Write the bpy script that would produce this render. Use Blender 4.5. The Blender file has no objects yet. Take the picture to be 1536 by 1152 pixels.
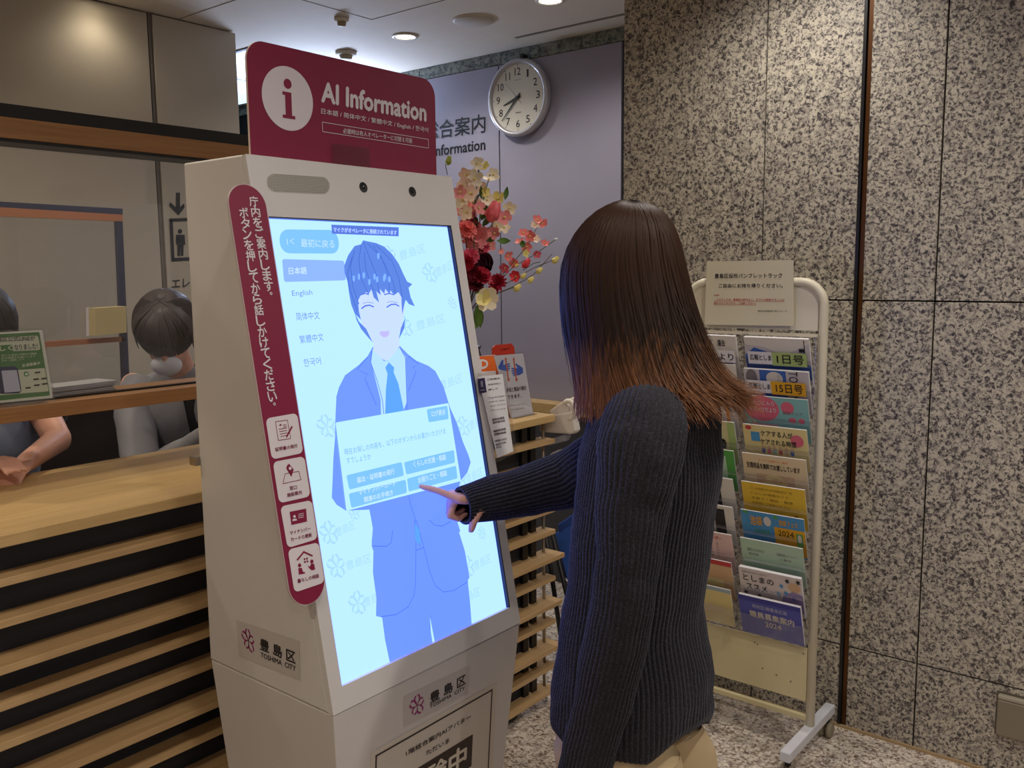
import bpy, bmesh, math, random
from mathutils import Vector as V, Matrix, noise
random.seed(7)
S = bpy.context.scene
COL = S.collection
PI = math.pi

# ------------------------------------------------------------------ camera, world, lights, exposure
FOC, YAW, PITCH, ROLL, EYE = 1341.24, math.radians(38.907), math.radians(7.171), math.radians(-0.544), 1.62
FWD = V((-math.sin(YAW)*math.cos(PITCH), math.cos(YAW)*math.cos(PITCH), -math.sin(PITCH)))
_r = V((math.cos(YAW), math.sin(YAW), 0)); _u = _r.cross(FWD)
RGT = _r*math.cos(ROLL) + _u*math.sin(ROLL); UPV = -_r*math.sin(ROLL) + _u*math.cos(ROLL)
CAM = V((0, 0, EYE))
cd = bpy.data.cameras.new('camera'); cd.sensor_width = 36; cd.lens = FOC/1536*36; cd.clip_start = 0.02
cam = bpy.data.objects.new('camera', cd); COL.objects.link(cam)
m3 = Matrix((RGT, UPV, -FWD)).transposed()
cam.matrix_world = Matrix.Translation(CAM) @ m3.to_4x4()
S.camera = cam
S.view_settings.view_transform = 'Standard'; S.view_settings.look = 'None'
S.view_settings.gamma = 1; S.view_settings.use_curve_mapping = False
S.view_settings.exposure = 0.0
W = bpy.data.worlds.new('world'); S.world = W; W.use_nodes = True
bgn = W.node_tree.nodes['Background']; bgn.inputs[0].default_value = (0.80, 0.80, 0.88, 1); bgn.inputs[1].default_value = 0.19
CEIL = 2.77

def light(kind, loc, energy, color, size=0.1, target=None, angle=120, blend=1.0, sy=None):
    l = bpy.data.lights.new('light', kind); l.energy = energy; l.color = color
    if kind == 'AREA':
        l.shape = 'RECTANGLE' if sy else 'DISK'; l.size = size
        if sy: l.size_y = sy
    elif kind == 'SPOT':
        l.shadow_soft_size = size; l.spot_size = math.radians(angle); l.spot_blend = blend
    else: l.shadow_soft_size = size
    o = bpy.data.objects.new('light', l); COL.objects.link(o); o.location = loc
    if target is not None:
        o.rotation_euler = (V(target)-V(loc)).to_track_quat('-Z', 'Y').to_euler()
    return o
WARM = (1.0, 0.85, 0.66); NEUT = (1.0, 0.93, 0.85)
# the hall's recessed downlights: (x, y, watts); the last one is added to brighten the office
DOWN = [(-3.26, 3.23, 11, NEUT), (-2.37, 3.22, 9, NEUT), (-3.71, 1.95, 0.9, WARM), (-1.15, 2.66, 13, NEUT), (0.05, 1.95, 26, NEUT),
        (-0.75, 0.9, 11, NEUT), (1.0, 1.0, 16, NEUT), (-0.9, -0.6, 20, WARM), (0.8, -0.6, 20, NEUT), (-2.15, 0.35, 9, WARM), (-2.75, 1.55, 12, WARM), (-3.15, .45, 16, WARM)]
for x, y, e, c in DOWN:
    light('SPOT', (x, y, CEIL-0.03), e*2.3, c, 0.045, (x, y, 0), 150, 0.9)

# ------------------------------------------------------------------ layout: rays of the measured camera
def ray(px, py): return FWD + RGT*((px-768)/FOC) - UPV*((py-576)/FOC)
def at(px, py, ax, v):
    d = ray(px, py); i = 'XYZ'.index(ax); return CAM + d*((v-CAM[i])/d[i])
class Plane:
    """a real plane in the room; px() gives the spot on it at a measured direction"""
    def __init__(s, p, n): s.p = V(p); s.n = V(n).normalized()
    def px(s, x, y, off=0.0):
        d = ray(x, y); P = s.p + s.n*off; return CAM + d*((P-CAM).dot(s.n)/d.dot(s.n))

# ------------------------------------------------------------------ materials
def lin(c):
    c = c/255.0
    return c/12.92 if c <= 0.04045 else ((c+0.055)/1.055)**2.4
def rgb(r, g, b): return (lin(r), lin(g), lin(b), 1)
MATS = {}
def mat(name, col, rough=0.55, metal=0.0, emit=None, estr=1.0, trans=0.0, alpha=1.0, bump=None, spec=None, coat=0.0, ior=None):
    if name in MATS: return MATS[name]
    m = bpy.data.materials.new(name); m.use_nodes = True; nt = m.node_tree; b = nt.nodes['Principled BSDF']
    if len(col) == 3: col = (*col, 1)
    b.inputs['Base Color'].default_value = col; b.inputs['Roughness'].default_value = rough
    b.inputs['Metallic'].default_value = metal; b.inputs['Transmission Weight'].default_value = trans
    b.inputs['Alpha'].default_value = alpha; b.inputs['Coat Weight'].default_value = coat
    if spec is not None: b.inputs['Specular IOR Level'].default_value = spec
    if ior: b.inputs['IOR'].default_value = ior
    if emit: b.inputs['Emission Color'].default_value = emit; b.inputs['Emission Strength'].default_value = estr
    # slight procedural tone variation everywhere (real surfaces are never perfectly even)
    if not emit and trans == 0 and alpha == 1:
        tc = nt.nodes.new('ShaderNodeTexCoord'); nz = nt.nodes.new('ShaderNodeTexNoise'); nz.inputs['Scale'].default_value = 6
        nz.inputs['Detail'].default_value = 4
        mr = nt.nodes.new('ShaderNodeMapRange'); mr.inputs[3].default_value = 0.94; mr.inputs[4].default_value = 1.05
        mx = nt.nodes.new('ShaderNodeVectorMath'); mx.operation = 'SCALE'; mx.inputs[0].default_value = col[:3]
        nt.links.new(tc.outputs['Object'], nz.inputs['Vector']); nt.links.new(nz.outputs['Fac'], mr.inputs[0])
        nt.links.new(mr.outputs[0], mx.inputs['Scale']); nt.links.new(mx.outputs[0], b.inputs['Base Color'])
    if bump:
        tc = nt.nodes.new('ShaderNodeTexCoord'); nz = nt.nodes.new('ShaderNodeTexNoise'); nz.inputs['Scale'].default_value = bump[0]
        bp = nt.nodes.new('ShaderNodeBump'); bp.inputs['Strength'].default_value = bump[1]; bp.inputs['Distance'].default_value = 0.002
        nt.links.new(tc.outputs['Object'], nz.inputs['Vector']); nt.links.new(nz.outputs['Fac'], bp.inputs['Height']); nt.links.new(bp.outputs[0], b.inputs['Normal'])
    MATS[name] = m; return m
def ramp(nt, stops):
    r = nt.nodes.new('ShaderNodeValToRGB'); el = r.color_ramp.elements
    while len(el) < len(stops): el.new(0.5)
    for e, (p, c) in zip(el, stops): e.position = p; e.color = c
    return r
def granite(name, dark, mid, light_, sc=60, rough=0.45):
    m = bpy.data.materials.new(name); m.use_nodes = True; nt = m.node_tree; b = nt.nodes['Principled BSDF']
    tc = nt.nodes.new('ShaderNodeTexCoord'); oi = nt.nodes.new('ShaderNodeObjectInfo'); ad = nt.nodes.new('ShaderNodeVectorMath'); ad.operation = 'ADD'
    sm = nt.nodes.new('ShaderNodeMath'); sm.operation = 'MULTIPLY'; sm.inputs[1].default_value = 40
    nt.links.new(oi.outputs['Random'], sm.inputs[0]); nt.links.new(tc.outputs['Object'], ad.inputs[0]); nt.links.new(sm.outputs[0], ad.inputs[1])
    n1 = nt.nodes.new('ShaderNodeTexNoise'); n1.inputs['Scale'].default_value = sc; n1.inputs['Detail'].default_value = 5.0; n1.inputs['Roughness'].default_value = 0.66; n1.inputs['Distortion'].default_value = 0.7
    n2 = nt.nodes.new('ShaderNodeTexNoise'); n2.inputs['Scale'].default_value = sc*0.42; n2.inputs['Detail'].default_value = 3; n2.inputs['Distortion'].default_value = 0.4
    for n in (n1, n2): nt.links.new(ad.outputs[0], n.inputs['Vector'])
    r1 = ramp(nt, [(0.39, dark), (0.465, mid), (0.515, light_), (0.68, tuple(min(1, c*1.18) for c in light_[:3])+(1,))])
    r2 = ramp(nt, [(0.38, (0.70, 0.69, 0.72, 1)), (0.52, (1, 1, 1, 1))])
    mx = nt.nodes.new('ShaderNodeMix'); mx.data_type = 'RGBA'; mx.blend_type = 'MULTIPLY'; mx.inputs[0].default_value = 1
    nt.links.new(n1.outputs['Fac'], r1.inputs[0]); nt.links.new(n2.outputs['Fac'], r2.inputs[0])
    nt.links.new(r1.outputs[0], mx.inputs[6]); nt.links.new(r2.outputs[0], mx.inputs[7]); nt.links.new(mx.outputs[2], b.inputs['Base Color'])
    b.inputs['Roughness'].default_value = rough
    return m
def wood(name, c1, c2, axis='Y', rough=0.4):
    m = bpy.data.materials.new(name); m.use_nodes = True; nt = m.node_tree; b = nt.nodes['Principled BSDF']
    tc = nt.nodes.new('ShaderNodeTexCoord'); mp = nt.nodes.new('ShaderNodeMapping')
    mp.inputs['Scale'].default_value = {'Y': (30, 1.2, 30), 'X': (1.2, 30, 30), 'Z': (30, 30, 1.2)}[axis]
    nz = nt.nodes.new('ShaderNodeTexNoise'); nz.inputs['Scale'].default_value = 3; nz.inputs['Detail'].default_value = 6; nz.inputs['Roughness'].default_value = 0.6
    r = ramp(nt, [(0.3, c1), (0.7, c2)])
    nt.links.new(tc.outputs['Object'], mp.inputs[0]); nt.links.new(mp.outputs[0], nz.inputs['Vector']); nt.links.new(nz.outputs['Fac'], r.inputs[0]); nt.links.new(r.outputs[0], b.inputs['Base Color'])
    b.inputs['Roughness'].default_value = rough
    return m
def clear(name, tint=(0.95, 0.97, 0.96), gloss=0.10, rough=0.05):
    m = bpy.data.materials.new(name); m.use_nodes = True; nt = m.node_tree; nt.nodes.clear()
    o = nt.nodes.new('ShaderNodeOutputMaterial'); t = nt.nodes.new('ShaderNodeBsdfTransparent'); t.inputs[0].default_value = (*tint, 1)
    g = nt.nodes.new('ShaderNodeBsdfGlossy'); g.inputs['Roughness'].default_value = rough
    f = nt.nodes.new('ShaderNodeLayerWeight'); f.inputs['Blend'].default_value = 0.5; pw = nt.nodes.new('ShaderNodeMath'); pw.operation = 'POWER'; pw.inputs[1].default_value = 4
    mx = nt.nodes.new('ShaderNodeMixShader'); ml = nt.nodes.new('ShaderNodeMath'); ml.operation = 'MULTIPLY_ADD'; ml.inputs[1].default_value = 0.5; ml.inputs[2].default_value = gloss*0.2
    nt.links.new(f.outputs['Facing'], pw.inputs[0]); nt.links.new(pw.outputs[0], ml.inputs[0]); nt.links.new(ml.outputs[0], mx.inputs[0]); nt.links.new(t.outputs[0], mx.inputs[1]); nt.links.new(g.outputs[0], mx.inputs[2]); nt.links.new(mx.outputs[0], o.inputs[0])
    return m

GRAN = granite('granite_wall', rgb(64, 59, 60), rgb(134, 126, 118), rgb(192, 184, 166), 98)
GRANH = granite('granite_header', rgb(70, 78, 78), rgb(110, 118, 114), rgb(140, 145, 135), 40)
FLOORM = granite('granite_floor', rgb(120, 98, 84), rgb(190, 172, 154), rgb(224, 214, 200), 80, 0.42)
OAK = wood('light_oak', rgb(196, 162, 108), rgb(214, 182, 126))
OAKS = wood('slat_oak', rgb(184, 150, 106), rgb(206, 172, 124))
CHERRY = wood('cherry_wood', rgb(138, 98, 60), rgb(166, 122, 78))
NAVY = mat('navy_black', rgb(38, 42, 52), 0.6)
WHITE = mat('kiosk_white', rgb(218, 214, 212), 0.38)
SEAM = mat('seam_grey', rgb(150, 145, 140), 0.6)
MAROON = mat('maroon_board', rgb(138, 30, 66), 0.5)
MWHITE = mat('print_white', rgb(232, 224, 228), 0.5)
BLACK = mat('black', rgb(20, 20, 22), 0.4)
DARK = mat('dark_gap', rgb(12, 12, 13), 0.8)
INK = mat('ink', rgb(35, 32, 34), 0.6)
STEEL = mat('brushed_steel', rgb(170, 160, 145), 0.35, 0.8)
GREYP = mat('grey_wall_panel', rgb(160, 156, 174), 0.5)
BEIGEP = mat('beige_wall_panel', rgb(196, 188, 172), 0.55)
CEILM = mat('ceiling_paint', rgb(214, 206, 190), 0.8)
GLASS = clear('partition_glass', (0.93, 0.94, 0.96), 0.25, 0.02)
ACRYL = clear('clear_acrylic', (0.93, 0.93, 0.95), 0.35, 0.08)
RACKW = mat('rack_white', rgb(232, 224, 200), 0.4)
PAPER = mat('paper', rgb(226, 218, 200), 0.7)
PAPERW = mat('white_paper', rgb(232, 230, 232), 0.7)
REDINK = mat('red_ink', rgb(200, 50, 50), 0.6)
LABELG = mat('silver_label', rgb(200, 194, 192), 0.45)
PURP = mat('emblem_purple', rgb(150, 50, 118), 0.5)
SKIN = mat('skin', rgb(226, 172, 150), 0.5, bump=(220, 0.2))
LIPS = mat('lips', rgb(190, 100, 96), 0.4)
KNITIN = mat('black_blouse', rgb(14, 14, 18), 0.6)

# ------------------------------------------------------------------ mesh builder
class MB:
    def __init__(s): s.v = []; s.f = []
    def add(s, vs, fs):
        k = len(s.v); s.v += [V(v) for v in vs]; s.f += [tuple(i+k for i in f) for f in fs]; return s
    def box(s, x0, x1, y0, y1, z0, z1):
        return s.add([(x, y, z) for z in (z0, z1) for y in (y0, y1) for x in (x0, x1)],
                     [(0, 2, 3, 1), (4, 5, 7, 6), (0, 1, 5, 4), (2, 6, 7, 3), (0, 4, 6, 2), (1, 3, 7, 5)])
    def prism(s, poly, vec):
        n = len(poly); vec = V(vec); a = [V(p) for p in poly]; b = [p+vec for p in a]
        fs = [tuple(range(n))[::-1], tuple(range(n, 2*n))] + [(i, (i+1) % n, n+(i+1) % n, n+i) for i in range(n)]
        return s.add(a+b, fs)
    def poly(s, pts): return s.add(pts, [tuple(range(len(pts)))])
    def rings(s, R, cap=True, closed=True):
        n = len(R[0]); vs = [p for r in R for p in r]; fs = []
        for i in range(len(R)-1):
            for j in range(n if closed else n-1):
                k = (j+1) % n; fs.append((i*n+j, i*n+k, (i+1)*n+k, (i+1)*n+j))
        if cap and closed: fs.append(tuple(range(n))[::-1]); fs.append(tuple((len(R)-1)*n+j for j in range(n)))
        return s.add(vs, fs)
    def tube(s, pts, rad, n=8, cap=True):
        pts = [V(p) for p in pts]; m = len(pts); R = []; up = None
        for i, p in enumerate(pts):
            t = (pts[min(i+1, m-1)]-pts[max(i-1, 0)]).normalized()
            if up is None:
                up = V((0, 0, 1)) if abs(t.z) < 0.9 else V((1, 0, 0))
            a = t.cross(up).normalized(); up = a.cross(t).normalized()
            r = rad[i] if isinstance(rad, (list, tuple)) else rad
            R.append([p + (a*math.cos(q)+up*math.sin(q))*r for q in [2*PI*j/n for j in range(n)]])
        return s.rings(R, cap)
    def lathe(s, prof, c, ax=(0, 0, 1), n=24, cap=True):
        ax = V(ax).normalized(); a = ax.orthogonal().normalized(); b = ax.cross(a); c = V(c)
        return s.rings([[c+ax*h+(a*math.cos(2*PI*j/n)+b*math.sin(2*PI*j/n))*max(r, 1e-5) for j in range(n)] for r, h in prof], cap)
    def ell(s, c, rx, ry, rz, M=None, nu=20, nv=12):
        c = V(c); M = M or Matrix.Identity(3); R = []
        for i in range(nv+1):
            t = PI*i/nv; R.append([c + M @ V((rx*math.sin(t)*math.cos(2*PI*j/nu), ry*math.sin(t)*math.sin(2*PI*j/nu), rz*math.cos(t))) for j in range(nu)])
        R[0] = [p.lerp(c+M@V((0, 0, rz)), 0.999) for p in R[0]]
        return s.rings(R, True)
    def cap(s, p0, p1, r0, r1, n=12):
        p0 = V(p0); p1 = V(p1); t = (p1-p0).normalized(); P = []; R = []
        for k in (0.02, 0.4, 0.75, 1.0):
            P.append(p0 - t*r0*math.sqrt(1-min(1, k)**2)); R.append(r0*k)
        for k in (1.0, 0.75, 0.4, 0.02):
            P.append(p1 + t*r1*math.sqrt(1-k*k)); R.append(r1*k)
        a = t.orthogonal().normalized(); b = t.cross(a)
        return s.rings([[p+(a*math.cos(2*PI*j/n)+b*math.sin(2*PI*j/n))*r for j in range(n)] for p, r in zip(P, R)], True)
    def build(s, name, m, parent=None, smooth=False, bevel=0, **tags):
        org = parent_org(parent) if parent else V((0, 0, 0))
        if parent is None and tags.get('origin') is not None: org = V(tags.pop('origin'))
        me = bpy.data.meshes.new(name); me.from_pydata([v-org for v in s.v], [], s.f); me.validate(); me.update()
        bm = bmesh.new(); bm.from_mesh(me); bmesh.ops.recalc_face_normals(bm, faces=bm.faces); bm.to_mesh(me); bm.free()
        if smooth:
            for p in me.polygons: p.use_smooth = True
        me.materials.append(m)
        o = bpy.data.objects.new(name, me); COL.objects.link(o)
        if parent: o.parent = parent
        else: o.location = org
        if bevel:
            b = o.modifiers.new('bevel', 'BEVEL'); b.width = bevel; b.segments = 2; b.limit_method = 'ANGLE'; b.harden_normals = False
        for k, v_ in tags.items(): o[k] = v_
        return o
def parent_org(p):
    o = V((0, 0, 0))
    while p: o += p.location; p = p.parent
    return o
def thing(name, loc, label, category, group=None):
    o = bpy.data.objects.new(name, None); o.empty_display_size = 0.1; COL.objects.link(o); o.location = loc
    o['label'] = label; o['category'] = category
    if group: o['group'] = group
    return o
def boxo(name, b, m, parent=None, bevel=0, **t): return MB().box(*b).build(name, m, parent, bevel=bevel, **t)

# flat print on a plane ------------------------------------------------
def ply(pl, pts, off, m, name, parent, **t):
    return MB().poly([pl.px(x, y, off) for x, y in pts]).build(name, m, parent, **t)
def rquad(pl, q, off, m, name, parent, r=0.15, thick=0, **t):
    """rounded quad; q = BL, BR, TR, TL as measured points"""
    P = [pl.px(x, y, off) for x, y in q]; bl, br, tr, tl = P; w = (br-bl).length; h = (tl-bl).length
    rr = r*min(w, h); ru, rv = rr/w, rr/h; uv = []
    for cu, cv, a0 in ((1-ru, 1-rv, 0), (ru, 1-rv, 90), (ru, rv, 180), (1-ru, rv, 270)):
        for k in range(6):
            a = math.radians(a0+18*k); uv.append((cu+ru*math.cos(a), cv+rv*math.sin(a)))
    pts = [(bl*(1-u)+br*u)*(1-v)+(tl*(1-u)+tr*u)*v for u, v in uv]
    mb = MB()
    if thick: mb.prism(pts, pl.n*thick)
    else: mb.poly(pts)
    return mb.build(name, m, parent, **t)
FC = bpy.data.curves.new('fontcurve', 'FONT'); FC.resolution_u = 2; FO = bpy.data.objects.new('fontobject', FC); COL.objects.link(FO)
def glyphs(txt, bold=0.0, spacing=1.0):
    FC.body = txt; FC.offset = 0; FC.space_character = spacing
    dg = bpy.context.evaluated_depsgraph_get(); me = bpy.data.meshes.new_from_object(FO.evaluated_get(dg))
    vs = [v.co.copy() for v in me.vertices]; fs = [tuple(p.vertices) for p in me.polygons]; bpy.data.meshes.remove(me)
    if not vs: return [], []
    if bold:                                   # heavier strokes: shifted copies (offsetting breaks dense characters)
        n0 = len(vs); v0 = list(vs); f0 = list(fs)
        for k, (dx, dy) in enumerate(((bold, 0), (-bold, 0), (0, bold), (0, -bold))):
            vs += [V((v.x+dx, v.y+dy, k+1)) for v in v0]; fs += [tuple(i+n0*(k+1) for i in f) for f in f0]
    x0 = min(v.x for v in vs); x1 = max(v.x for v in vs); y0 = min(v.y for v in vs); y1 = max(v.y for v in vs)
    return [((v.x-x0)/max(x1-x0, 1e-6), (v.y-y0)/max(y1-y0, 1e-6), v.z) for v in vs], fs
def text_into(mb, txt, BL, BR, TL, bold=0.0, spacing=1.0):
    uv, fs = glyphs(txt, bold, spacing); nn = (BR-BL).cross(TL-BL).normalized()*.00009; mb.add([BL+(BR-BL)*u+(TL-BL)*v+nn*w for u, v, w in uv], fs)
def text(pl, items, off, m, name, parent, **t):
    """items: (string, BL, BR, TL[, bold]) in measured points"""
    mb = MB()
    for it in items:
        s, bl, br, tl = it[:4]; text_into(mb, s, pl.px(*bl, off), pl.px(*br, off), pl.px(*tl, off), it[4] if len(it) > 4 else 0.0)
    return mb.build(name, m, parent, **t)
def emblem(c, U, Vv, r):
    """five looped petals, ribbon thin"""
    mb = MB()
    for k, (a, L) in enumerate(((95, 1.0), (25, 0.8), (-55, 1.0), (-125, 0.8), (150, 1.0))):
        A = math.radians(a); d = U*math.cos(A)+Vv*math.sin(A); e = -U*math.sin(A)+Vv*math.cos(A)
        for sgn in (-1, 1):
            pts = []
            for i in range(9):
                t = i/8; w = 0.30*math.sin(PI*min(1, t*0.85))*r*sgn; pts.append((c + d*r*L*t + e*w, 0.03*r+0.085*r*t))
            vs = []
            for p, hw in pts: vs += [p+e*hw, p-e*hw]
            mb.add(vs, [(2*i, 2*i+1, 2*i+3, 2*i+2) for i in range(8)])
    return mb
def smoothpath(pts, n):
    """Catmull-Rom through tuples of floats"""
    P = [tuple(p) for p in pts]; P = [P[0]]+P+[P[-1]]; out = []; segs = len(P)-3
    for i in range(n):
        t = i/(n-1)*segs; k = min(int(t), segs-1); u = t-k; a, b, c, d = P[k:k+4]
        out.append(tuple(0.5*((2*b[j])+(-a[j]+c[j])*u+(2*a[j]-5*b[j]+4*c[j]-d[j])*u*u+(-a[j]+3*b[j]-3*c[j]+d[j])*u**3) for j in range(len(b))))
    return out

# ================================================================== SETTING
def struct(name, mb, m, **k): return mb.build(name, m, None, kind='structure', **k)
YG, YW, XC = 3.07, 3.78, -1.908          # granite face, grey wall face, granite outside corner
fl = struct('floor', MB().box(-8, 4, -4, 4.2, -0.1, 0), FLOORM)
ce = struct('ceiling', MB().box(-8, 4, -4, 4.2, CEIL, CEIL+0.1), CEILM)
# access hatch, service slot, speaker disc, smoke detectors and downlight rings in the ceiling
hz = CEIL-0.0005
hx0, hx1, hy0, hy1 = -3.17, -2.70, 2.50, 2.93
mb = MB()
for a in ((hx0, hx1, hy0, hy0+.004), (hx0, hx1, hy1-.004, hy1), (hx0, hx0+.004, hy0, hy1), (hx1-.004, hx1, hy0, hy1)): mb.box(*a, hz-.001, hz)
mb.build('hatch_gap', mat('hatch_gap', rgb(120, 112, 98), 0.8), ce)
boxo('service_slot', (-2.87, -1.95, 3.60, 3.622, hz-.002, hz), mat('hatch_gap', (0, 0, 0)), ce)
MB().box(-3.82, -2.9, 2.35, 2.354, hz-.001, hz).build('ceiling_joint', mat('hatch_gap', (0, 0, 0)), ce)

# granite wall: dark backing plus one slab object per stone
wr = struct('wall_right', MB().box(XC+.02, 3.9, YG+.03, YG+.12, 0, CEIL), DARK)
wr2 = struct('wall_return', MB().box(XC+.02, XC+.10, YG+.03, YW+.02, 0, CEIL), DARK)
zrows = [0.004, 0.302, 1.513, 2.724, CEIL]; xcols = [XC, -1.326, -0.745, -0.164, 0.417, 0.998, 1.579, 2.16, 2.74, 3.32, 3.9]
TRX0, TRX1 = -0.998, -0.970
for i in range(len(xcols)-1):
    x0, x1 = xcols[i], xcols[i+1]
    spans = [(x0, TRX0), (TRX1, x1)] if x0 < TRX0 < x1 else [(x0, x1)]
    for j in range(4):
        for a, b in spans:
            g = 0.0025
            boxo('stone_panel', (a+(g if a != TRX1 else 0), b-(g if b != TRX0 else 0), YG, YG+.028, zrows[j]+g, zrows[j+1]-g), GRAN, wr, bevel=0.0012)
for j in range(4):
    boxo('stone_panel', (XC, XC+.028, YG+.031, YW-.0, zrows[j]+.0025, zrows[j+1]-.0025), GRAN, wr2, bevel=0.0012)
tr = struct('trim_1', MB().box(TRX0, TRX1, YG+.012, YG+.028, 0, CEIL), DARK)
boxo('metal_strip', (TRX0, TRX0+.010, YG-.006, YG+.014, 0, CEIL), mat('gunmetal', rgb(52, 52, 54), 0.35, 0.6), tr)
boxo('bronze_strip', (TRX0+.012, TRX1-.001, YG+.004, YG+.016, 0, CEIL), mat('bronze', rgb(92, 56, 24), 0.35, 0.5), tr)
bb = struct('baseboard_right', MB().box(-1.9, 3.9, YG-.008, YG, 0, .010), mat('floor_edge', rgb(176, 150, 112), 0.6))

# grey panelled wall with a granite band above
wb = struct('wall_back', MB().box(-8, XC+.02, YW+.02, YW+.10, 0, CEIL), DARK)
PT = 2.706
xg1 = at(749, 205, 'Y', YW).x
edges = [XC-.02]
gx = at(934, 60, 'Y', YW).x
cols = [(gx+.012, XC-.004), (xg1+.004, gx-.006)]
x = xg1-.004
while x > -4.4: cols.append((x-1.06, x)); x -= 1.068
for k, (a, b) in enumerate(cols):
    boxo('wall_panel', (a, b, YW, YW+.018, 0.0, PT-.004), GREYP, wb, bevel=0.001)
hdr = x = XC
x = XC
while x > -7.6:
    boxo('stone_band', (x-.598, x-.002, YW+.004, YW+.02, PT, CEIL-.002), GRANH, wb); x -= .6
# lettering on the grey wall
PW = Plane((0, YW, 0), (0, -1, 0))
text(PW, [('総合案内', (636, 211.5), (728, 199), (636, 184), 0.012)], .002, BLACK, 'lettering', wb)
text(PW, [('Information', (650, 234.8), (728, 224.8), (650, 218.5), 0.02)], .002, BLACK, 'lettering', wb)

# beige panelled office wall
XO = -3.82
yo = at(357, 130, 'X', XO).y; yj = at(229, 105, 'X', XO).y
wo = struct('wall_left', MB().box(XO-.12, XO-.02, -4, yo-.01, 0, CEIL), DARK)
for a, b in ((yj+.010, yo), (yj-1.25, yj-.012), (yj-2.5, yj-1.255), (yj-3.75, yj-2.505)):
    boxo('wall_panel', (XO-.018, XO, a+.002, b-.002, 0, CEIL-.006), BEIGEP, wo, bevel=0.001)
boxo('joint_strip', (XO-.016, XO-.004, yj-.008, yj+.006, 0, CEIL-.004), mat('grey_strip', rgb(112, 106, 98), 0.5), wo)
PO = Plane((XO, 0, 0), (1, 0, 0))
# lift sign: arrow, pictogram, letters
mb = MB()
mb.poly([PO.px(x, y, .002) for x, y in ((264, 289), (270, 289), (270, 311), (276, 305), (277, 311), (268, 323), (254, 309), (255, 303), (264, 311))])
for q in (((254, 328), (300, 326), (300, 330.5), (254, 332.5)), ((254, 328), (259, 328), (262, 392), (257, 392)), ((257, 387), (302, 385), (302, 390), (257, 392))):
    mb.poly([PO.px(x, y, .002) for x, y in q])
for dx in (0, 20):
    mb.poly([PO.px(270+dx+3.3*math.cos(a), 347+3.6*math.sin(a), .002) for a in [2*PI*i/12 for i in range(12)]])
    mb.poly([PO.px(x+dx, y, .002) for x, y in ((264, 352), (277, 352), (278, 367), (275.5, 368), (275, 384), (271.5, 384), (271, 370), (270, 384), (266.5, 384), (266, 367), (264, 366))])
mb.build('lift_symbol', mat('sign_slate', rgb(52, 56, 66), 0.5), wo)
text(PO, [('エレベーター', (257.5, 433), (340, 426), (257.5, 418), 0.01)], .002, mat('sign_slate', (0, 0, 0)), 'lettering', wo)
wf = struct('wall_far', MB().box(-8, -7.9, -4, YW+.1, 0, CEIL), mat('far_wall', rgb(190, 190, 196), 0.7))
wfr = struct('wall_behind', MB().box(-8, 4, -4.1, -4, 0, CEIL), mat('hall_wall', rgb(176, 166, 148), 0.7))
# luminous ceiling panels and an added, hidden uplight that tints the corridor ceiling blue
for a, b, lb in ((-4.62, -4.0, 'bright white luminous ceiling panel beside the upper corner of the maroon sign'), (-5.45, -4.70, 'second luminous ceiling panel, the farther one beyond the office wall')):
    lp = thing('ceiling_light_panel', ((a+b)/2, 3.3, CEIL), lb, 'ceiling light')
    boxo('frame', (a, b, 2.86, 3.74, CEIL-.006, CEIL-.001), mat('panel_frame', rgb(190, 196, 210), .5), lp)
    boxo('diffuser', (a+.02, b-.02, 2.88, 3.72, CEIL-.008, CEIL-.006), mat('panel_glow', (1, 1, 1), emit=(0.60, 0.84, 1.0, 1), estr=1.35), lp)
ul = thing('added_uplight', (-4.35, 3.74, 2.3), 'added fill light on the far grey wall, unseen behind the maroon sign', 'lamp')
boxo('bowl', (-4.7, -4.0, 3.62, 3.775, 2.26, 2.33), mat('added_uplight_grey', rgb(180, 180, 190), .4), ul, bevel=.01)
boxo('tube', (-4.66, -4.04, 3.66, 3.72, 2.331, 2.345), mat('added_uplight_glow', (1, 1, 1), emit=(.7, .82, 1, 1), estr=3), ul)
light('AREA', (-4.35, 3.68, 2.36), 28, (.58, .70, 1.0), .6, (-4.0, 3.2, 2.8), sy=.08)  # blue glow on the ceiling, from the added fixture

cb = thing('corridor_cabinet', (-5.0, 3.6, 0), 'slim grey cabinet with a small brass lamp far down the side corridor', 'cabinet')
boxo('body', (-5.7, -5.0, 3.45, YW-.04, 0, 1.93), mat('cab_grey', rgb(150, 152, 165), 0.5), cb)
boxo('top_board', (-5.72, -4.98, 3.43, YW-.04, 1.93, 1.95), mat('cab_top', rgb(200, 200, 210), 0.5), cb)

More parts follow.
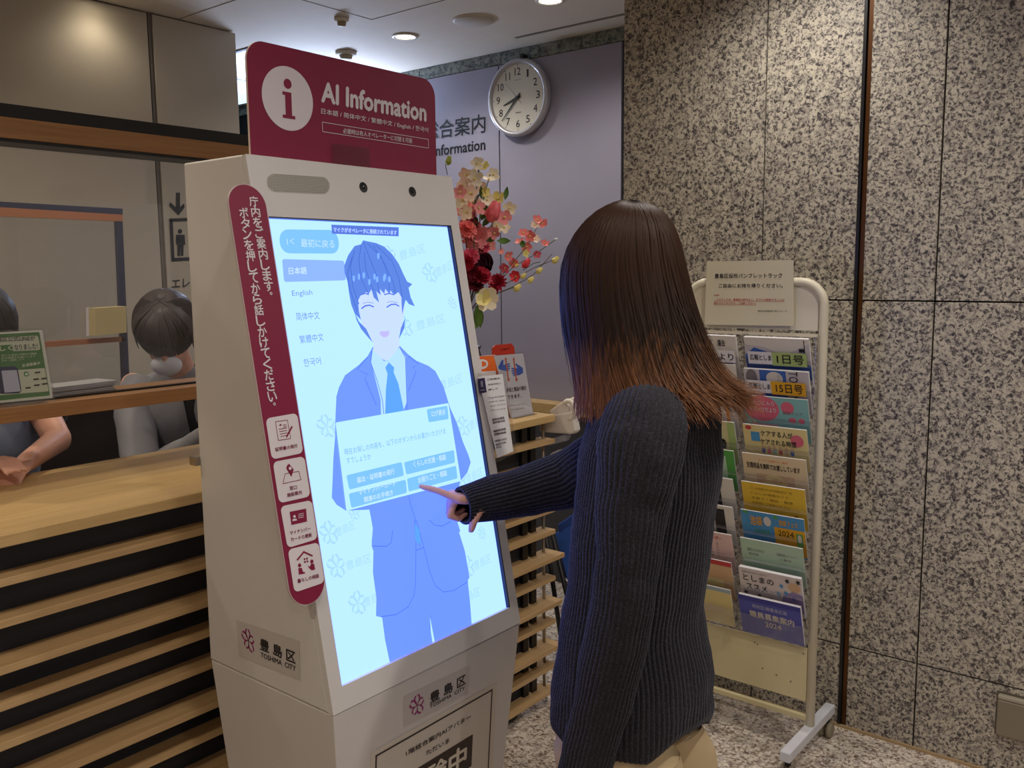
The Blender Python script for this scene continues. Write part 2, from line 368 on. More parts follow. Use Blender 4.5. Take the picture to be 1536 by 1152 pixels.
# ceiling fittings: things
def downlight(x, y, label, c, lit=True):
    t = thing('downlight', (x, y, CEIL), label, 'ceiling light', 'recessed downlights in the ceiling')
    MB().lathe([(0.062, -.001), (0.064, -.006), (0.052, -.008), (0.046, -.003), (0.046, 0.0)], (x, y, CEIL), n=28).build('ring', mat('light_ring', rgb(225, 220, 210), 0.4), t, True)
    MB().lathe([(0.044, -.004), (0.0, -.010)], (x, y, CEIL), n=24).build('lens', mat('lamp_'+('w' if c == WARM else 'n'), (1, 1, 1), emit=(1, 0.95, 0.86, 1) if c == NEUT else (1, .85, .6, 1), estr=9), t, True)
DL = ['small lit downlight in the ceiling left of the clock', 'lit downlight cut by the top edge of the photo above the clock',
      'downlight washing the beige wall at the upper left corner', 'downlight in the hall ceiling above the pamphlet rack',
      'downlight in the hall ceiling right of the pamphlet rack near the stone wall', 'downlight above the information kiosk', 'downlight in the hall ceiling to the right of the camera',
      'downlight in the hall ceiling behind the camera on the counter side', 'downlight in the hall ceiling behind the camera on the stone wall side', 'downlight in the ceiling over the near counter', 'downlight inside the office over the glazed counter', 'added unseen downlight brightening the office, nearer the left wall']
for (x, y, e, c), lb in zip(DOWN, DL): downlight(x, y, lb, c)
t = thing('ceiling_speaker', (-2.82, 3.24, CEIL), 'round white speaker disc flush in the ceiling between two downlights', 'speaker')
MB().lathe([(0.095, 0), (0.095, -.006), (0.088, -.010), (0, -.012)], (-2.82, 3.24, CEIL), n=36).build('disc', mat('speaker_disc', rgb(190, 182, 168), 0.6), t, True)
MB().lathe([(0.102, 0), (0.102, -.004), (0.096, -.004)], (-2.82, 3.24, CEIL), n=36).build('rim', CEILM, t, True)
for x, y, lb in ((-3.72, 3.25, 'small beige smoke detector on the ceiling above the maroon sign'), (-3.25, 2.82, 'tiny ceiling sensor beside the access hatch')):
    t = thing('smoke_detector', (x, y, CEIL), lb, 'detector'); k = 1.0 if x < -3.5 else 0.6
    MB().lathe([(0.055*k, 0), (0.055*k, -.012), (0.04*k, -.018)], (x, y, CEIL), n=24).build('base', CEILM, t, True)
    MB().lathe([(0.034*k, -.018), (0.03*k, -.035), (0.0, -.038)], (x, y, CEIL), n=24).build('sensor_head', mat('sensor_tan', rgb(165, 150, 120), 0.6), t, True)

# ================================================================== COUNTER
CX, CY0, CY1, CT = -1.89, -2.5, 2.61, 1.105
ct = thing('service_counter', (-2.1, 0.5, 0), 'long wooden service counter with stacked horizontal slats and a light oak top', 'counter')
boxo('carcass', (-2.36, -1.950, CY0, CY1-.16, 0.042, CT-.03), NAVY, ct)
boxo('plinth', (-2.34, -1.935, CY0, CY1-.20, 0, 0.042), mat('plinth_green', rgb(60, 74, 72), 0.35, 0.4), ct)
boxo('worktop', (-2.44, CX, CY0, CY1-.02, CT-.026, CT), OAK, ct, bevel=0.002)
zs = [1.015, 0.930, 0.843, 0.758, 0.675, 0.584, 0.497, 0.405, 0.330, 0.235, 0.157, 0.062]
for k, z in enumerate(zs):
    deep = [0.0, .0, .022, 0, 0, .024, .0, .018, 0, .018, .0, 0][k]
    boxo('slat', (-1.96, CX-.004+deep, CY0, CY1-.015+deep, z-.017, z), OAKS, ct, bevel=0.0012)
for y in [CY1-.11, CY1-.16]:
    boxo('slat_post', (-1.950, -1.935, y, y+.03, 0.042, CT-.03), BLACK, ct)
for zz in range(1): MB().tube([(-1.935, CY1-.035, .05), (-1.935, CY1-.035, CT-.03)], .006, 8).build('end_rod', STEEL, ct, True)
# glazed screen: shelf, glass and header beam
XS = -2.27
YE = 1.72
gs = thing('glazed_screen', (XS-.1, 0.3, CT), 'glass screen on the counter between an orange wood shelf and a wood header beam', 'partition')
boxo('shelf', (XS-.20, XS, CY0, YE, 1.270, 1.307), CHERRY, gs, bevel=0.0015)
boxo('glass_channel', (XS-.072, XS-.056, CY0, YE-.01, 1.307, 1.312), BLACK, gs)
boxo('glass_pane', (XS-.068, XS-.060, CY0, YE-.02, 1.312, 1.945), GLASS, gs)
boxo('header_beam', (XS-.10, XS, CY0, YE, 1.942, 1.990), CHERRY, gs, bevel=0.0015)
boxo('lower_edge', (XS-.096, XS-.004, CY0, YE, 1.934, 1.942), BLACK, gs)
boxo('top_channel', (XS-.09, XS-.006, CY0, YE, 1.990, 2.022), BLACK, gs)
for y in (-1.9, -0.6, 1.62): MB().box(XS-.11, XS-.09, y, y+.02, CT, 1.27).build('support', BLACK, gs)
MB().box(XS-.085, XS-.045, YE-.03, YE-.0, 1.307, 1.942).build('end_post', BLACK, gs)
# dark office back panelling under eye level
bp = thing('office_cabinet', (-3.6, 1.0, 0), 'low black cabinet row inside the office behind the staff', 'cabinet')
boxo('body', (-3.7, -3.45, -2.5, 2.5, 0, 1.11), mat('office_black', rgb(42, 34, 32), 0.6), bp)
boxo('top_board', (-3.71, -3.44, -2.5, 2.5, 1.11, 1.125), mat('office_black', (0, 0, 0)), bp)
# second glazed frame standing inside the office
fr = thing('office_screen', (-3.25, 1.2, 1.1), 'navy framed glazed screen with an orange wood rail inside the office', 'partition')
FB = mat('frame_navy', rgb(44, 54, 84), 0.45)
PF = Plane((-3.24, 0, 0), (1, 0, 0))
def fquad(q, m, name, th=.02):
    return MB().prism([PF.px(x, y) for x, y in q], (-th, 0, 0)).build(name, m, fr)
fquad(((-160, 293), (184, 313), (184, 322), (-160, 301)), FB, 'top_frame')
fquad(((-160, 301), (184, 322), (184, 332), (-160, 318)), mat('rail_orange', rgb(176, 116, 84), 0.5), 'top_rail')
fquad(((175, 332), (184, 332), (195, 585), (186, 585)), FB, 'side_frame')
fquad(((-160, 527), (187, 505), (189, 512), (-160, 538)), mat('rail_orange', (0, 0, 0)), 'middle_rail')
MB().prism([PF.px(x, y, -.012) for x, y in ((-160, 318), (176, 332), (186, 590), (-160, 590))], (-.004, 0, 0)).build('glass_pane', GLASS, fr)
pc = thing('cream_box', tuple(PF.px(158, 503)), 'small cream card box standing on the office screen rail', 'box')
mb = MB(); mb.prism([PF.px(x, y, .004) for x, y in ((133, 503), (180, 498), (179, 459), (133, 462))], (.05, 0, 0)); mb.build('box_body', mat('cream_card', rgb(206, 190, 140), 0.7), pc)
mb = MB(); mb.prism([PF.px(x, y, .056) for x, y in ((129.5, 504), (133, 503.5), (132, 461), (129, 462))], (.004, 0, 0)); mb.build('white_edge', PAPERW, pc)
sp = MB()
pst = thing('paper_stack', (-2.38, 1.1, 1.307), 'fanned stack of grey leaflets lying on the shelf behind the glass', 'papers')
for k in range(7):
    z = 1.3075+.004*k; a = 0.05*random.uniform(-1, 1)+.12; cx, cy = -2.405+random.uniform(-.004, .004), 1.115+random.uniform(-.006, .006)
    M = Matrix.Rotation(a, 3, 'Z'); P = [V((cx, cy, z))+M@V((sx*.045, sy*.09, 0)) for sx, sy in ((-1, -1), (1, -1), (1, 1), (-1, 1))]
    MB().prism(P, (0, 0, .0032)).build('leaflet', mat('leaflet_grey', rgb(170, 168, 166), 0.7), pst)
ls = MB().prism([V((-2.385, 0.93, 1.308)), V((-2.36, 1.01, 1.308)), V((-2.42, 1.02, 1.308)), V((-2.44, 0.95, 1.308))], (0, 0, .003)).build('loose_sheet', PAPERW, None, label='loose white sheet beside the grey leaflet stack behind the glass', category='paper')

# green poster in an acrylic stand on the shelf
ps = thing('poster_stand', (XS-.02, 0.9, 1.307), 'green phone app poster in a clear acrylic stand on the shelf at the left edge', 'poster')
PP = Plane((XS-.004, 0, 1.308), (1, 0, .12))
GRN = mat('poster_green', rgb(72, 132, 66), 0.6); PALEG = mat('poster_pale', rgb(216, 226, 196), 0.6)
def prect(q, off, m, name, r=.02, par=ps, pl=PP, thick=0): return rquad(pl, q, off, m, name, par, r, thick)
q0 = ((-60, 610), (79, 597), (63, 495), (-60, 502))
prect(q0, 0, mat('poster_paper', rgb(226, 232, 214), 0.6), 'sheet', thick=.002)
rquad(PP, ((-60, 616), (83, 601), (65, 492), (-60, 499)), .004, ACRYL, 'acrylic_front', ps, .01, .002)
MB().box(XS-.050, XS-.002, 0.72, 0.985, 1.3075, 1.311).build('acrylic_foot', ACRYL, ps)
prect(((-50, 606), (75, 593), (59, 498), (-50, 504)), .0025, GRN, 'green_field')
prect(((-50, 530), (61, 525), (57, 503), (-50, 510)), .003, PALEG, 'title_box', .2)
prect(((-40, 596), (73, 587), (67, 552), (-40, 560)), .003, PALEG, 'lower_box', .05)
prect(((-40, 592), (33, 590), (26, 549), (-40, 553)), .0033, mat('phone_navy', rgb(34, 46, 88), 0.4), 'phone_body', .16)
prect(((7, 589), (31, 587), (25, 555), (2, 556)), .0036, mat('phone_screen', rgb(200, 206, 222), 0.4), 'phone_screen', .05)
prect(((-1, 528.5), (20, 527), (18, 517), (-3, 518)), .0033, GRN, 'word_box', .05)
text(PP, [('豊島区公式LINEが', (-14, 513.5), (53, 511), (-14, 505.5), .012), ('なりました！', (22, 525.5), (57, 523), (21, 517), .012), ('詳しくなる', (-24, 528), (-3, 526.5), (-24, 519), .01)], .0036, INK, 'lettering', ps)
text(PP, [('しく', (0, 527), (19, 525.5), (-1, 519), .02), ('友だち追加で便利な機能', (2, 535), (55, 531.5), (2, 532), 0), ('区の情報をお届けします', (2, 539), (53, 535.5), (2, 536), 0), ('今すぐ登録しよう', (2, 543), (36, 540), (2, 540), 0), ('友達募集中', (33, 551), (60, 547), (33, 546), .01)], .004, PALEG, 'lettering', ps)
prect(((37, 565), (44, 564), (42, 557), (35, 558)), .0036, mat('app_green', rgb(60, 150, 90), 0.5), 'app_icon', .3)
prect(((38.5, 563.5), (42.5, 563), (41.5, 559), (37, 559.5)), .004, PALEG, 'speech_bubble', .5)
mb = MB()
for (x, y) in ((52, 558), (50, 568), (62, 567), (51, 577), (63, 575), (38, 581)):
    mb.poly([PP.px(x+a, y+b, .004) for a, b in ((0, 0), (8, -.8), (8.4, 1.4), (.3, 2.2))])
mb.build('small_captions', INK, ps)

# black terminal at the left edge on the counter
bt = thing('black_stand', (-2.0, .64, CT), 'black metal stand edge on the counter at the left edge of the photo', 'stand')
boxo('upright', (-2.02, -2.0, 0.46, 0.632, CT, CT+.13), BLACK, bt, bevel=.002)
boxo('foot', (-2.09, -1.96, 0.48, 0.6, CT, CT+.006), BLACK, bt)

# ================================================================== INFORMATION KIOSK
KP = Plane((-1.35, 0, 0.738), (0.98295, 0, 0.18386))       # leaning front face
KY0, KY1, KB = 1.092, 1.698, -1.785
KB_Z, KT_Z = 0.738, 1.858
def kx(z, off=0): return -1.35-(z-KB_Z)*0.18386/0.98295 + off/0.98295
ki = thing('information_kiosk', (-1.55, 1.395, 0), 'tall white touch screen information kiosk with maroon side strip in front of the counter', 'kiosk')
# upper cabinet (leaning front, upright back)
prof = [(kx(KB_Z, -.014), KB_Z), (kx(KT_Z, -.014), KT_Z), (KB, KT_Z), (KB, KB_Z)]
MB().prism([V((x, KY0, z)) for x, z in prof], (0, KY1-KY0, 0)).build('upper_cabinet', WHITE, ki, bevel=.004)
# lower cabinet tapering to the floor
def ring(z, y0, y1, x0, x1): return [V((x0, y0, z)), (V((x1, y0, z))), V((x1, y1, z)), V((x0, y1, z))]
MB().rings([ring(KB_Z-.0015, KY0+.001, KY1-.001, KB+.001, -1.3515), ring(0.03, KY0+.066, KY1-.066, KB+.02, -1.405)]).build('lower_cabinet', WHITE, ki, bevel=.003)
MB().box(KB+.04, -1.42, KY0+.08, KY1-.08, 0, .032).build('base_plate', BLACK, ki)
# white front frame around the recessed display
OY0, OY1, OZ0, OZ1 = 1.124, 1.668, 0.786, 1.7355
def kp(y, z, off=0.0): return V((kx(z, off)-0, y, z))
KN = KP.n
def kstrip(mb, y0, y1, z0, z1):
    mb.prism([kp(y0, z0), kp(y1, z0), kp(y1, z1), kp(y0, z1)], KN*-0.0142)
zc = KB_Z+.0005
for nm, a in (('frame_left', (KY0, OY0, zc, KT_Z)), ('frame_right', (OY1, KY1, zc, KT_Z)), ('frame_bottom', (OY0, OY1, zc, OZ0)), ('frame_top', (OY0, OY1, OZ1, KT_Z))):
    mb = MB(); kstrip(mb, *a); mb.build(nm, WHITE, ki)
mb = MB(); mb.prism([kp(OY1-.0035, OZ0), kp(OY1, OZ0), kp(OY1, OZ1), kp(OY1-.0035, OZ1)], KN*-.0105); mb.build('bezel_side', BLACK, ki)
mb = MB(); mb.prism([kp(OY0, OZ1-.0022), kp(OY1-.0035, OZ1-.0022), kp(OY1-.0035, OZ1), kp(OY0, OZ1)], KN*-.0105); mb.build('bezel_top', BLACK, ki)
# display
scr = MB().prism([kp(OY0, OZ0, -.0105), kp(OY1, OZ0, -.0105), kp(OY1, OZ1, -.0105), kp(OY0, OZ1, -.0105)], KN*-.003).build('screen', BLACK, ki)
def glow(name, r, g, b, k=1.0):
    c = (lin(r), lin(g), lin(b)*(2.9 if b > 240 else 1.0), 1); return mat(name, (0.02, 0.02, 0.02), 0.25, emit=c, estr=k)
RC = -.0100
SB = glow('screen_sky', 186, 236, 255, 1.06); SHADE = glow('screen_mark', 170, 222, 246)
SUIT = glow('screen_suit', 112, 155, 255); SUITL = glow('screen_suit_line', 82, 122, 232); HAIRS = glow('screen_hair', 92, 136, 232); HAIRL = glow('screen_hair_line', 70, 110, 214)
FACE = glow('screen_face', 203, 226, 255); SHIRT = glow('screen_shirt', 184, 230, 255); TIE = glow('screen_tie', 92, 168, 246); MOUTH = glow('screen_mouth', 196, 190, 244)
BTN = glow('screen_button', 128, 200, 248); BTND = glow('screen_button_deep', 110, 190, 242); PANEL = glow('screen_panel', 190, 243, 252); PALE = glow('screen_pale', 206, 236, 255); GREYT = glow('screen_grey_text', 110, 150, 190)
LANG = glow('screen_lang', 144, 186, 252); BANNER = glow('screen_banner', 88, 122, 220); HILIGHT = glow('screen_highlight', 130, 184, 250)
def sply(pts, off, m, name, z=None):
    if z: ox, oy, s = z; pts = [(ox+x/s, oy+y/s) for x, y in pts]
    return ply(KP, pts, RC+off, m, name, scr)
Z6, Z7, Z8 = (330, 300, 3.84), (480, 580, 4.8), (400, 780, 3.84)
def zz(p, z): return (z[0]+p[0]/z[2], z[1]+p[1]/z[2])
sply([(402.5, 325.5), (670.5, 338.5), (761, 912.5), (511.5, 1029.5)], 0, SB, 'display_background')
# faint city marks repeating on the background
mb = MB()
for (x, y, w) in ((600, 385, 62), (655, 410, 40), (625, 490, 70), (686, 455, 30), (660, 580, 55), (500, 640, 40), (505, 800, 45), (540, 770, 34), (520, 850, 60), (705, 640, 40), (690, 900, 50), (712, 850, 40), (548, 905, 45), (700, 720, 40), (728, 800, 20)):
    c = KP.px(x-w*.25, y, RC+.0002); U = (KP.px(x+20, y-8, RC+.0002)-c).normalized(); Vv = KN.cross(U).normalized(); Vv = Vv if Vv.z > 0 else -Vv
    e = emblem(c, U, Vv, .026 if w > 35 else .016); mb.add(e.v, e.f)
    if w > 35: text_into(mb, '豊島区', KP.px(x, y+6, RC+.0002), KP.px(x+w*.62, y-7, RC+.0002), KP.px(x-2, y-8, RC+.0002))
mb.build('background_mark', SHADE, scr, kind='stuff')
# suited figure
suit = [(880, 845), (850, 900), (800, 950), (720, 1010), (685, 1080), (668, 1140)]
s1 = [zz(p, Z6) for p in suit] + [zz(p, Z7) for p in ((118, 80), (112, 200), (108, 370), (96, 520), (92, 640), (85, 800), (120, 850), (187, 893), (355, 885), (368, 950), (380, 1020), (374, 1110))]
s1 += [zz(p, Z8) for p in ((606, 60), (605, 150), (615, 180), (612, 300), (632, 450), (630, 553), (665, 562), (682, 690), (711, 829), (955, 712), (966, 705), (1181, 605), (1172, 480), (1158, 350), (1168, 330), (1142, 180), (1108, 70))]
s1 += [zz(p, Z7) for p in ((1010, 1040), (985, 960), (968, 880), (1010, 680), (1060, 620), (1085, 545), (1068, 490), (1030, 400), (985, 260), (940, 160), (925, 115), (890, 0))]
s1 += [zz(p, Z6) for p in ((1280, 1060), (1240, 985), (1200, 955), (1130, 925), (1085, 890), (1035, 840), (1000, 900), (960, 930), (920, 900))]
sply(s1, .0004, SUIT, 'avatar_suit')
sply([(880, 860), (940, 925), (965, 930), (1035, 848), (1070, 905), (1078, 1160), (1022, 1290), (930, 1320), (925, 1150), (870, 935)], .0007, SHIRT, 'avatar_shirt', Z6)
sply([(885, 800), (882, 868), (935, 918), (965, 925), (1003, 885), (1035, 840), (1030, 760)], .0009, FACE, 'avatar_neck', Z6)
sply([(952, 965), (973, 935), (1003, 965), (1000, 992), (1028, 1060), (1055, 1190), (1070, 1300), (950, 1300), (955, 1100), (965, 1000)], .0011, TIE, 'avatar_tie', Z6)
sply([(790, 545), (792, 610), (808, 690), (835, 760), (880, 822), (930, 858), (972, 866), (1012, 828), (1036, 765), (1052, 700), (1066, 620), (1055, 530), (990, 480), (900, 470), (820, 500)], .0013, FACE, 'avatar_face', Z6)
hair = [(715, 380), (738, 318), (775, 265), (812, 255), (825, 232), (850, 238), (900, 248), (945, 268), (990, 310), (1030, 368), (1058, 430), (1078, 470), (1108, 485), (1086, 505), (1098, 560), (1122, 612), (1088, 600), (1070, 575), (1062, 600), (1050, 660), (1046, 600), (1045, 560), (1028, 530), (1002, 548), (982, 520), (978, 545), (952, 512), (946, 540), (920, 512), (926, 548), (900, 525), (916, 590), (886, 562), (872, 515), (852, 548), (846, 530), (812, 545), (795, 580), (800, 640), (812, 690), (776, 655), (755, 600), (744, 540), (734, 470), (718, 420)]
sply(hair, .0017, HAIRS, 'avatar_hair', Z6)
sply([(776, 650), (800, 700), (842, 742), (880, 822), (852, 790), (812, 742), (786, 690)], .0018, HAIRS, 'avatar_hair', Z6)
sply([(1066, 680), (1062, 738), (1030, 802), (1042, 738)], .0018, HAIRS, 'avatar_hair', Z6)
mb = MB()
def stroke(pts, w, z, off):
    P = [KP.px(*zz(p, z), RC+off) for p in pts]; vs = []
    for i, p in enumerate(P):
        t = (P[min(i+1, len(P)-1)]-P[max(i-1, 0)]).normalized(); e = t.cross(KN)*w/2; vs += [p-e, p+e]
    mb.add(vs, [(2*i, 2*i+1, 2*i+3, 2*i+2) for i in range(len(P)-1)])
for pts in (((825, 240), (860, 330), (900, 430), (918, 540)), ((850, 250), (930, 330), (970, 440), (975, 520)), ((812, 262), (800, 350), (812, 450), (850, 530)), ((775, 290), (752, 380), (765, 500), (800, 600)), ((900, 262), (990, 350), (1030, 450), (1050, 560)), ((760, 330), (735, 420), (750, 520), (790, 640)), ((880, 255), (950, 370), (1000, 480), (1010, 540)), ((830, 300), (840, 400), (862, 470), (885, 520))):
    stroke(pts, .0022, Z6, .0021)
mb.build('hair_strand', HAIRL, scr, kind='stuff')
mb = MB()
for x, y in ((800, 440), (828, 432), (860, 470), (890, 440), (905, 455), (945, 450), (950, 440), (975, 455), (770, 450), (912, 320)): mb.poly([KP.px(*zz((x+a, y+b), Z6), RC+.0022) for a, b in ((-6, -14), (6, -14), (7, 12), (0, 22), (-6, 12))])
mb.build('hair_shine', HILIGHT, scr, kind='stuff')
mb = MB()
stroke(((815, 626), (835, 610), (862, 606), (886, 616)), .0032, Z6, .0016); stroke(((960, 618), (985, 602), (1010, 600), (1032, 612)), .0032, Z6, .0016)
stroke(((806, 548), (835, 538), (858, 545)), .0026, Z6, .0023); stroke(((945, 545), (975, 538), (1002, 546)), .0026, Z6, .0023)
stroke(((822, 596), (850, 588), (885, 594)), .001, Z6, .0016); stroke(((962, 590), (990, 584), (1025, 592)), .001, Z6, .0016)
mb.build('avatar_eyes', BANNER, scr)
sply([(918, 762), (930, 755), (950, 757), (974, 752), (974, 775), (960, 790), (938, 790), (922, 776)], .0016, MOUTH, 'avatar_mouth', Z6)
mb = MB()
for pts in (((875, 870), (868, 935), (905, 1040), (935, 1150), (950, 1290)), ((1036, 850), (1068, 910), (1076, 1160), (1080, 1290)), ((850, 905), (790, 975), (850, 1005), (835, 1030), (900, 1180)), ((1085, 900), (1145, 945), (1110, 965), (1130, 985), (1085, 1100))): stroke(pts, .0018, Z6, .0012)
stroke(((640, 790), (655, 860), (685, 950), (695, 1040), (720, 1150)), .0018, Z7, .0012)
for pts in (((850, 0), (860, 120), (858, 350), (850, 430), (815, 500), (745, 545), (660, 556)), ((862, 0), (900, 140), (940, 300), (972, 380), (1020, 415), (1080, 405), (1160, 355)), ((612, 150), (690, 152), (718, 130), (725, 60)), ((935, 0), (970, 30), (1010, 35), (1060, 10)), ((945, 550), (940, 620), (962, 705)), ((860, 175), (905, 158))): stroke(pts, .0018, Z8, .0012)
mb.build('suit_line', SUITL, scr, kind='stuff')
sply([(940, 555), (968, 700), (956, 708), (945, 640)], .0013, SB, 'trouser_gap', Z8)
sply([(852, 15), (880, 60), (887, 130), (872, 138), (858, 118)], .0013, TIE, 'tie_tip', Z8)
# menus and dialogue
rquad(KP, ((421, 380), (510, 380.5), (506, 345), (418, 344)), RC+.0014, BTN, 'back_button', scr, .45)
rquad(KP, ((426, 423), (519, 420.5), (516, 391), (423, 388.5)), RC+.0012, LANG, 'language_button', scr, .12)
sply([(497, 337), (598, 341), (598, 354.5), (498, 350.5)], .0026, BANNER, 'banner')
text(KP, [('最初に戻る', (452, 370.5), (502, 372), (451, 358)), ('|く', (431, 367), (442, 368), (430, 357))], RC+.0018, PALE, 'lettering', scr)
text(KP, [('日本語', (433.5, 412), (460.5, 411), (432.5, 401), .015)], RC+.0016, PALE, 'lettering', scr)
text(KP, [('マイクがオペレータに接続されています', (500, 348), (595, 352.5), (500, 340.5), .01)], RC+.003, PALE, 'lettering', scr)
text(KP, [('English', (438.7, 446.5), (469, 444.5), (437.5, 436)), ('简体中文', (445, 481), (480, 478.5), (443, 469)), ('繁體中文', (450.5, 515.5), (486, 511), (448.5, 503.5)), ('한국어', (456.5, 550.5), (482, 547), (454.5, 538.5))], RC+.0012, GREYT, 'lettering', scr)
dlg = rquad(KP, ((519.6, 766.5), (691.5, 721.7), (672.7, 604.6), (503.3, 633.8)), RC+.0030, PANEL, 'dialogue_panel', scr, .02)
for q in (((643, 633.5), (673, 628.5), (671, 608.5), (640, 614)), ((524, 734.5), (606, 713.5), (602.5, 693), (519.5, 713)), ((609.5, 712), (682.5, 694), (681, 675), (606, 693.5)), ((527, 762), (610.5, 739), (608.5, 719.5), (523, 740.5)), ((613, 737.5), (686.3, 717.5), (684, 698.5), (610.5, 718))):
    rquad(KP, q, RC+.0036, BTN, 'touch_button', scr, .14)
text(KP, [('ログ表示', (648, 625.5), (668.5, 622), (647, 616.5), .01), ('届出・証明書の発行', (536, 725), (592, 711), (535, 716), .012), ('くらしの支援・相談', (621, 701), (669.5, 689.5), (619.5, 692), .012), ('マイナンバーカード', (538.5, 743), (594, 728), (537.5, 735), .01), ('関連のお手続き', (547, 754), (590, 742.5), (545.5, 745.5), .01), ('お困りごと・相談', (628, 725), (671, 713.5), (626.5, 716), .012)], RC+.0042, PALE, 'lettering', scr)
text(KP, [('現在お探しの内容を、以下のボタンからお選びいただけま', (517, 683), (669, 650.5), (515.5, 673.5)), ('すでしょうか', (520.5, 696), (557, 689), (519, 687))], RC+.0036, glow('screen_soft_text', 122, 178, 214), 'lettering', scr)

# speaker grille and cameras
gr = rquad(KP, ((401, 287), (495, 291.5), (494.5, 266.5), (399.5, 259.5)), .0006, mat('grille_base', rgb(190, 184, 176), 0.4, 0.3), 'speaker_grille', ki, .5)
g0, g1, g3 = KP.px(401, 286.5, .0011), KP.px(495, 290.5, .0011), KP.px(400, 260, .0011)
mb = MB(); U = (g1-g0); Vv = (g3-g0); nu, nv = 40, 11; wv = Vv.length/nv*.30
un_, vn_ = U.normalized(), Vv.normalized()
for i in range(nu):
    for j in range(nv):
        u = (i+.5+(.25 if j % 2 else -.25))/nu; v = (j+.5)/nv; dx = min(u, 1-u)*U.length; rr = Vv.length/2
        if dx < rr and math.hypot(rr-dx, (v-.5)*Vv.length) > rr*.93: continue
        c = g0+U*u+Vv*v; mb.poly([c+un_*wv*math.cos(a)+vn_*wv*math.sin(a) for a in [PI/3*k for k in range(6)]])
mb.build('perforations', DARK, gr, kind='stuff')
for (x, y) in ((545, 281), (618.5, 287.5)):
    c = KP.px(x, y); r = .0108
    l = MB().lathe([(r+.0012, 0), (r+.0012, .0006), (r, .0008), (r*.8, .0002), (0, .0002)], c, KN, 28).build('camera_lens', BLACK, ki, True)
    MB().lathe([(r*.45, .0004), (r*.3, .0012), (0, .0016)], c, KN, 20).build('lens_glass', mat('lens_glass', rgb(14, 16, 20), 0.08), l, True)
boxo('status_slot', (kx(1.01, -.002), kx(1.01, .0015), 1.688, 1.6905, .995, 1.02), mat('seam_dark', rgb(90, 80, 100), .5), ki)

# maroon side strip on the front left edge
SY0, SY1 = 1.0265, 1.1145
sc_z0, sc_z1 = 0.970, 1.795
up = V((-0.18386, 0, 0.98295)); L = (sc_z1-sc_z0)/0.98295; w = SY1-SY0; r = w/2
base = kp((SY0+SY1)/2, sc_z0, .006)
def spt(u, v, off=0): return base + V((0, u, 0)) + up*v + KN*off
out = [spt(r*math.cos(a), L-r+r*math.sin(a)) for a in [PI*k/20 for k in range(21)]] + [spt(-r*math.cos(a), r-r*math.sin(a)) for a in [PI*k/20 for k in range(21)]]
st = MB().prism(out, KN*.005).build('side_strip', mat('strip_edge', rgb(206, 190, 190), 0.5), ki)
out2 = [spt((r-.0012)*math.cos(a), L-r+(r-.0012)*math.sin(a), .0054) for a in [PI*k/20 for k in range(21)]] + [spt(-(r-.0012)*math.cos(a), r-(r-.0012)*math.sin(a), .0054) for a in [PI*k/20 for k in range(21)]]
MB().poly(out2).build('maroon_face', MAROON, st)
SPL = Plane(spt(0, 0, .0058), KN)
mb = MB()
def vcol(s, p0, p1, sz, punct='。'):
    a = SPL.px(*p0); b = SPL.px(*p1); n = len(s); Y = V((0, 1, 0))
    for i, ch in enumerate(s):
        c = a.lerp(b, i/(n-1)); k = sz*(0.3 if ch == punct else 1.0); kv = k*(1.0 if ch not in 'ーつ' else .8)
        hw = k*.5
        if ch == punct: c = c+Y*sz*.1+up*sz*.3
        text_into(mb, ch, c-Y*hw-up*kv*.5, c+Y*hw-up*kv*.5, c-Y*hw+up*kv*.5, .02)
vcol('庁内をご案内します。', (380.5, 302), (406, 445), .0212)
vcol('ボタンを押してから話しかけてください。', (365.6, 319), (411, 611), .0212)
mb.build('lettering', MWHITE, st)
TQ = [((407.8, 689.4), (455, 679.2), (445.6, 619.4), (398.3, 627.8)), ((418.9, 755), (465.6, 744.4), (456.4, 684.2), (409.2, 693)), ((431.4, 822.2), (476.4, 808.3), (467.5, 750), (420.3, 759.7)), ((441.7, 889), (487, 873.6), (477.8, 813.3), (431.7, 824.4))]
def tz(x, y): return (380+x/3.6, 600+y/3.6)
tiles = [rquad(SPL, q, .0002, MWHITE, 'button_tile', st, .14) for q in TQ]
mb = MB()
text_t = [('証明書の発行', (120, 278), (240, 257), (117, 257), .01), ('窓口', (197, 487), (236, 480), (195, 466), .01), ('施設案内', (183, 525), (262, 508), (181, 503), .01), ('マイナンバー', (199, 729), (309, 703), (197, 708), .01), ('カードの更新', (204, 765), (317, 738), (201, 743), .01), ('暮らしの相談', (240, 990), (356, 958), (237, 968), .01)]
for s, a, b, c, bo in text_t: text_into(mb, s, SPL.px(*tz(*a), .0006), SPL.px(*tz(*b), .0006), SPL.px(*tz(*c), .0006), bo)
def tpoly(pts): mb.poly([SPL.px(*tz(*p), .0006) for p in pts])
def tline(pts, w=.0012, close=False):
    P = [SPL.px(*tz(*p), .0006) for p in pts]; P = P+[P[0]] if close else P
    for a, b in zip(P, P[1:]):
        e = (b-a).normalized().cross(KN)*w/2; mb.poly([a-e, b-e, b+e, a+e])
tline([(120, 117), (184, 108), (202, 208), (135, 218)], close=True)
for k in range(4): tline([(138+3*k, 158+13*k), (180+2*k, 151+13*k)])
tpoly([(140, 140), (152, 138), (151, 130), (143, 130)]); tline([(160, 136), (178, 133)]); tline([(162, 146), (180, 143)])
tline([(180, 198), (210, 142)], .0036); tline([(178, 203), (184, 190)], .0016)
tline([(172, 398), (246, 385), (258, 430), (160, 452)], close=True)
tpoly([(199+20*math.cos(a), 366+22*math.sin(a)) for a in [PI*k/12 for k in range(-18, -6)]] + [(218, 375), (206, 415), (182, 375)])
tpoly([(196, 604), (285, 586), (290, 656), (206, 675)])
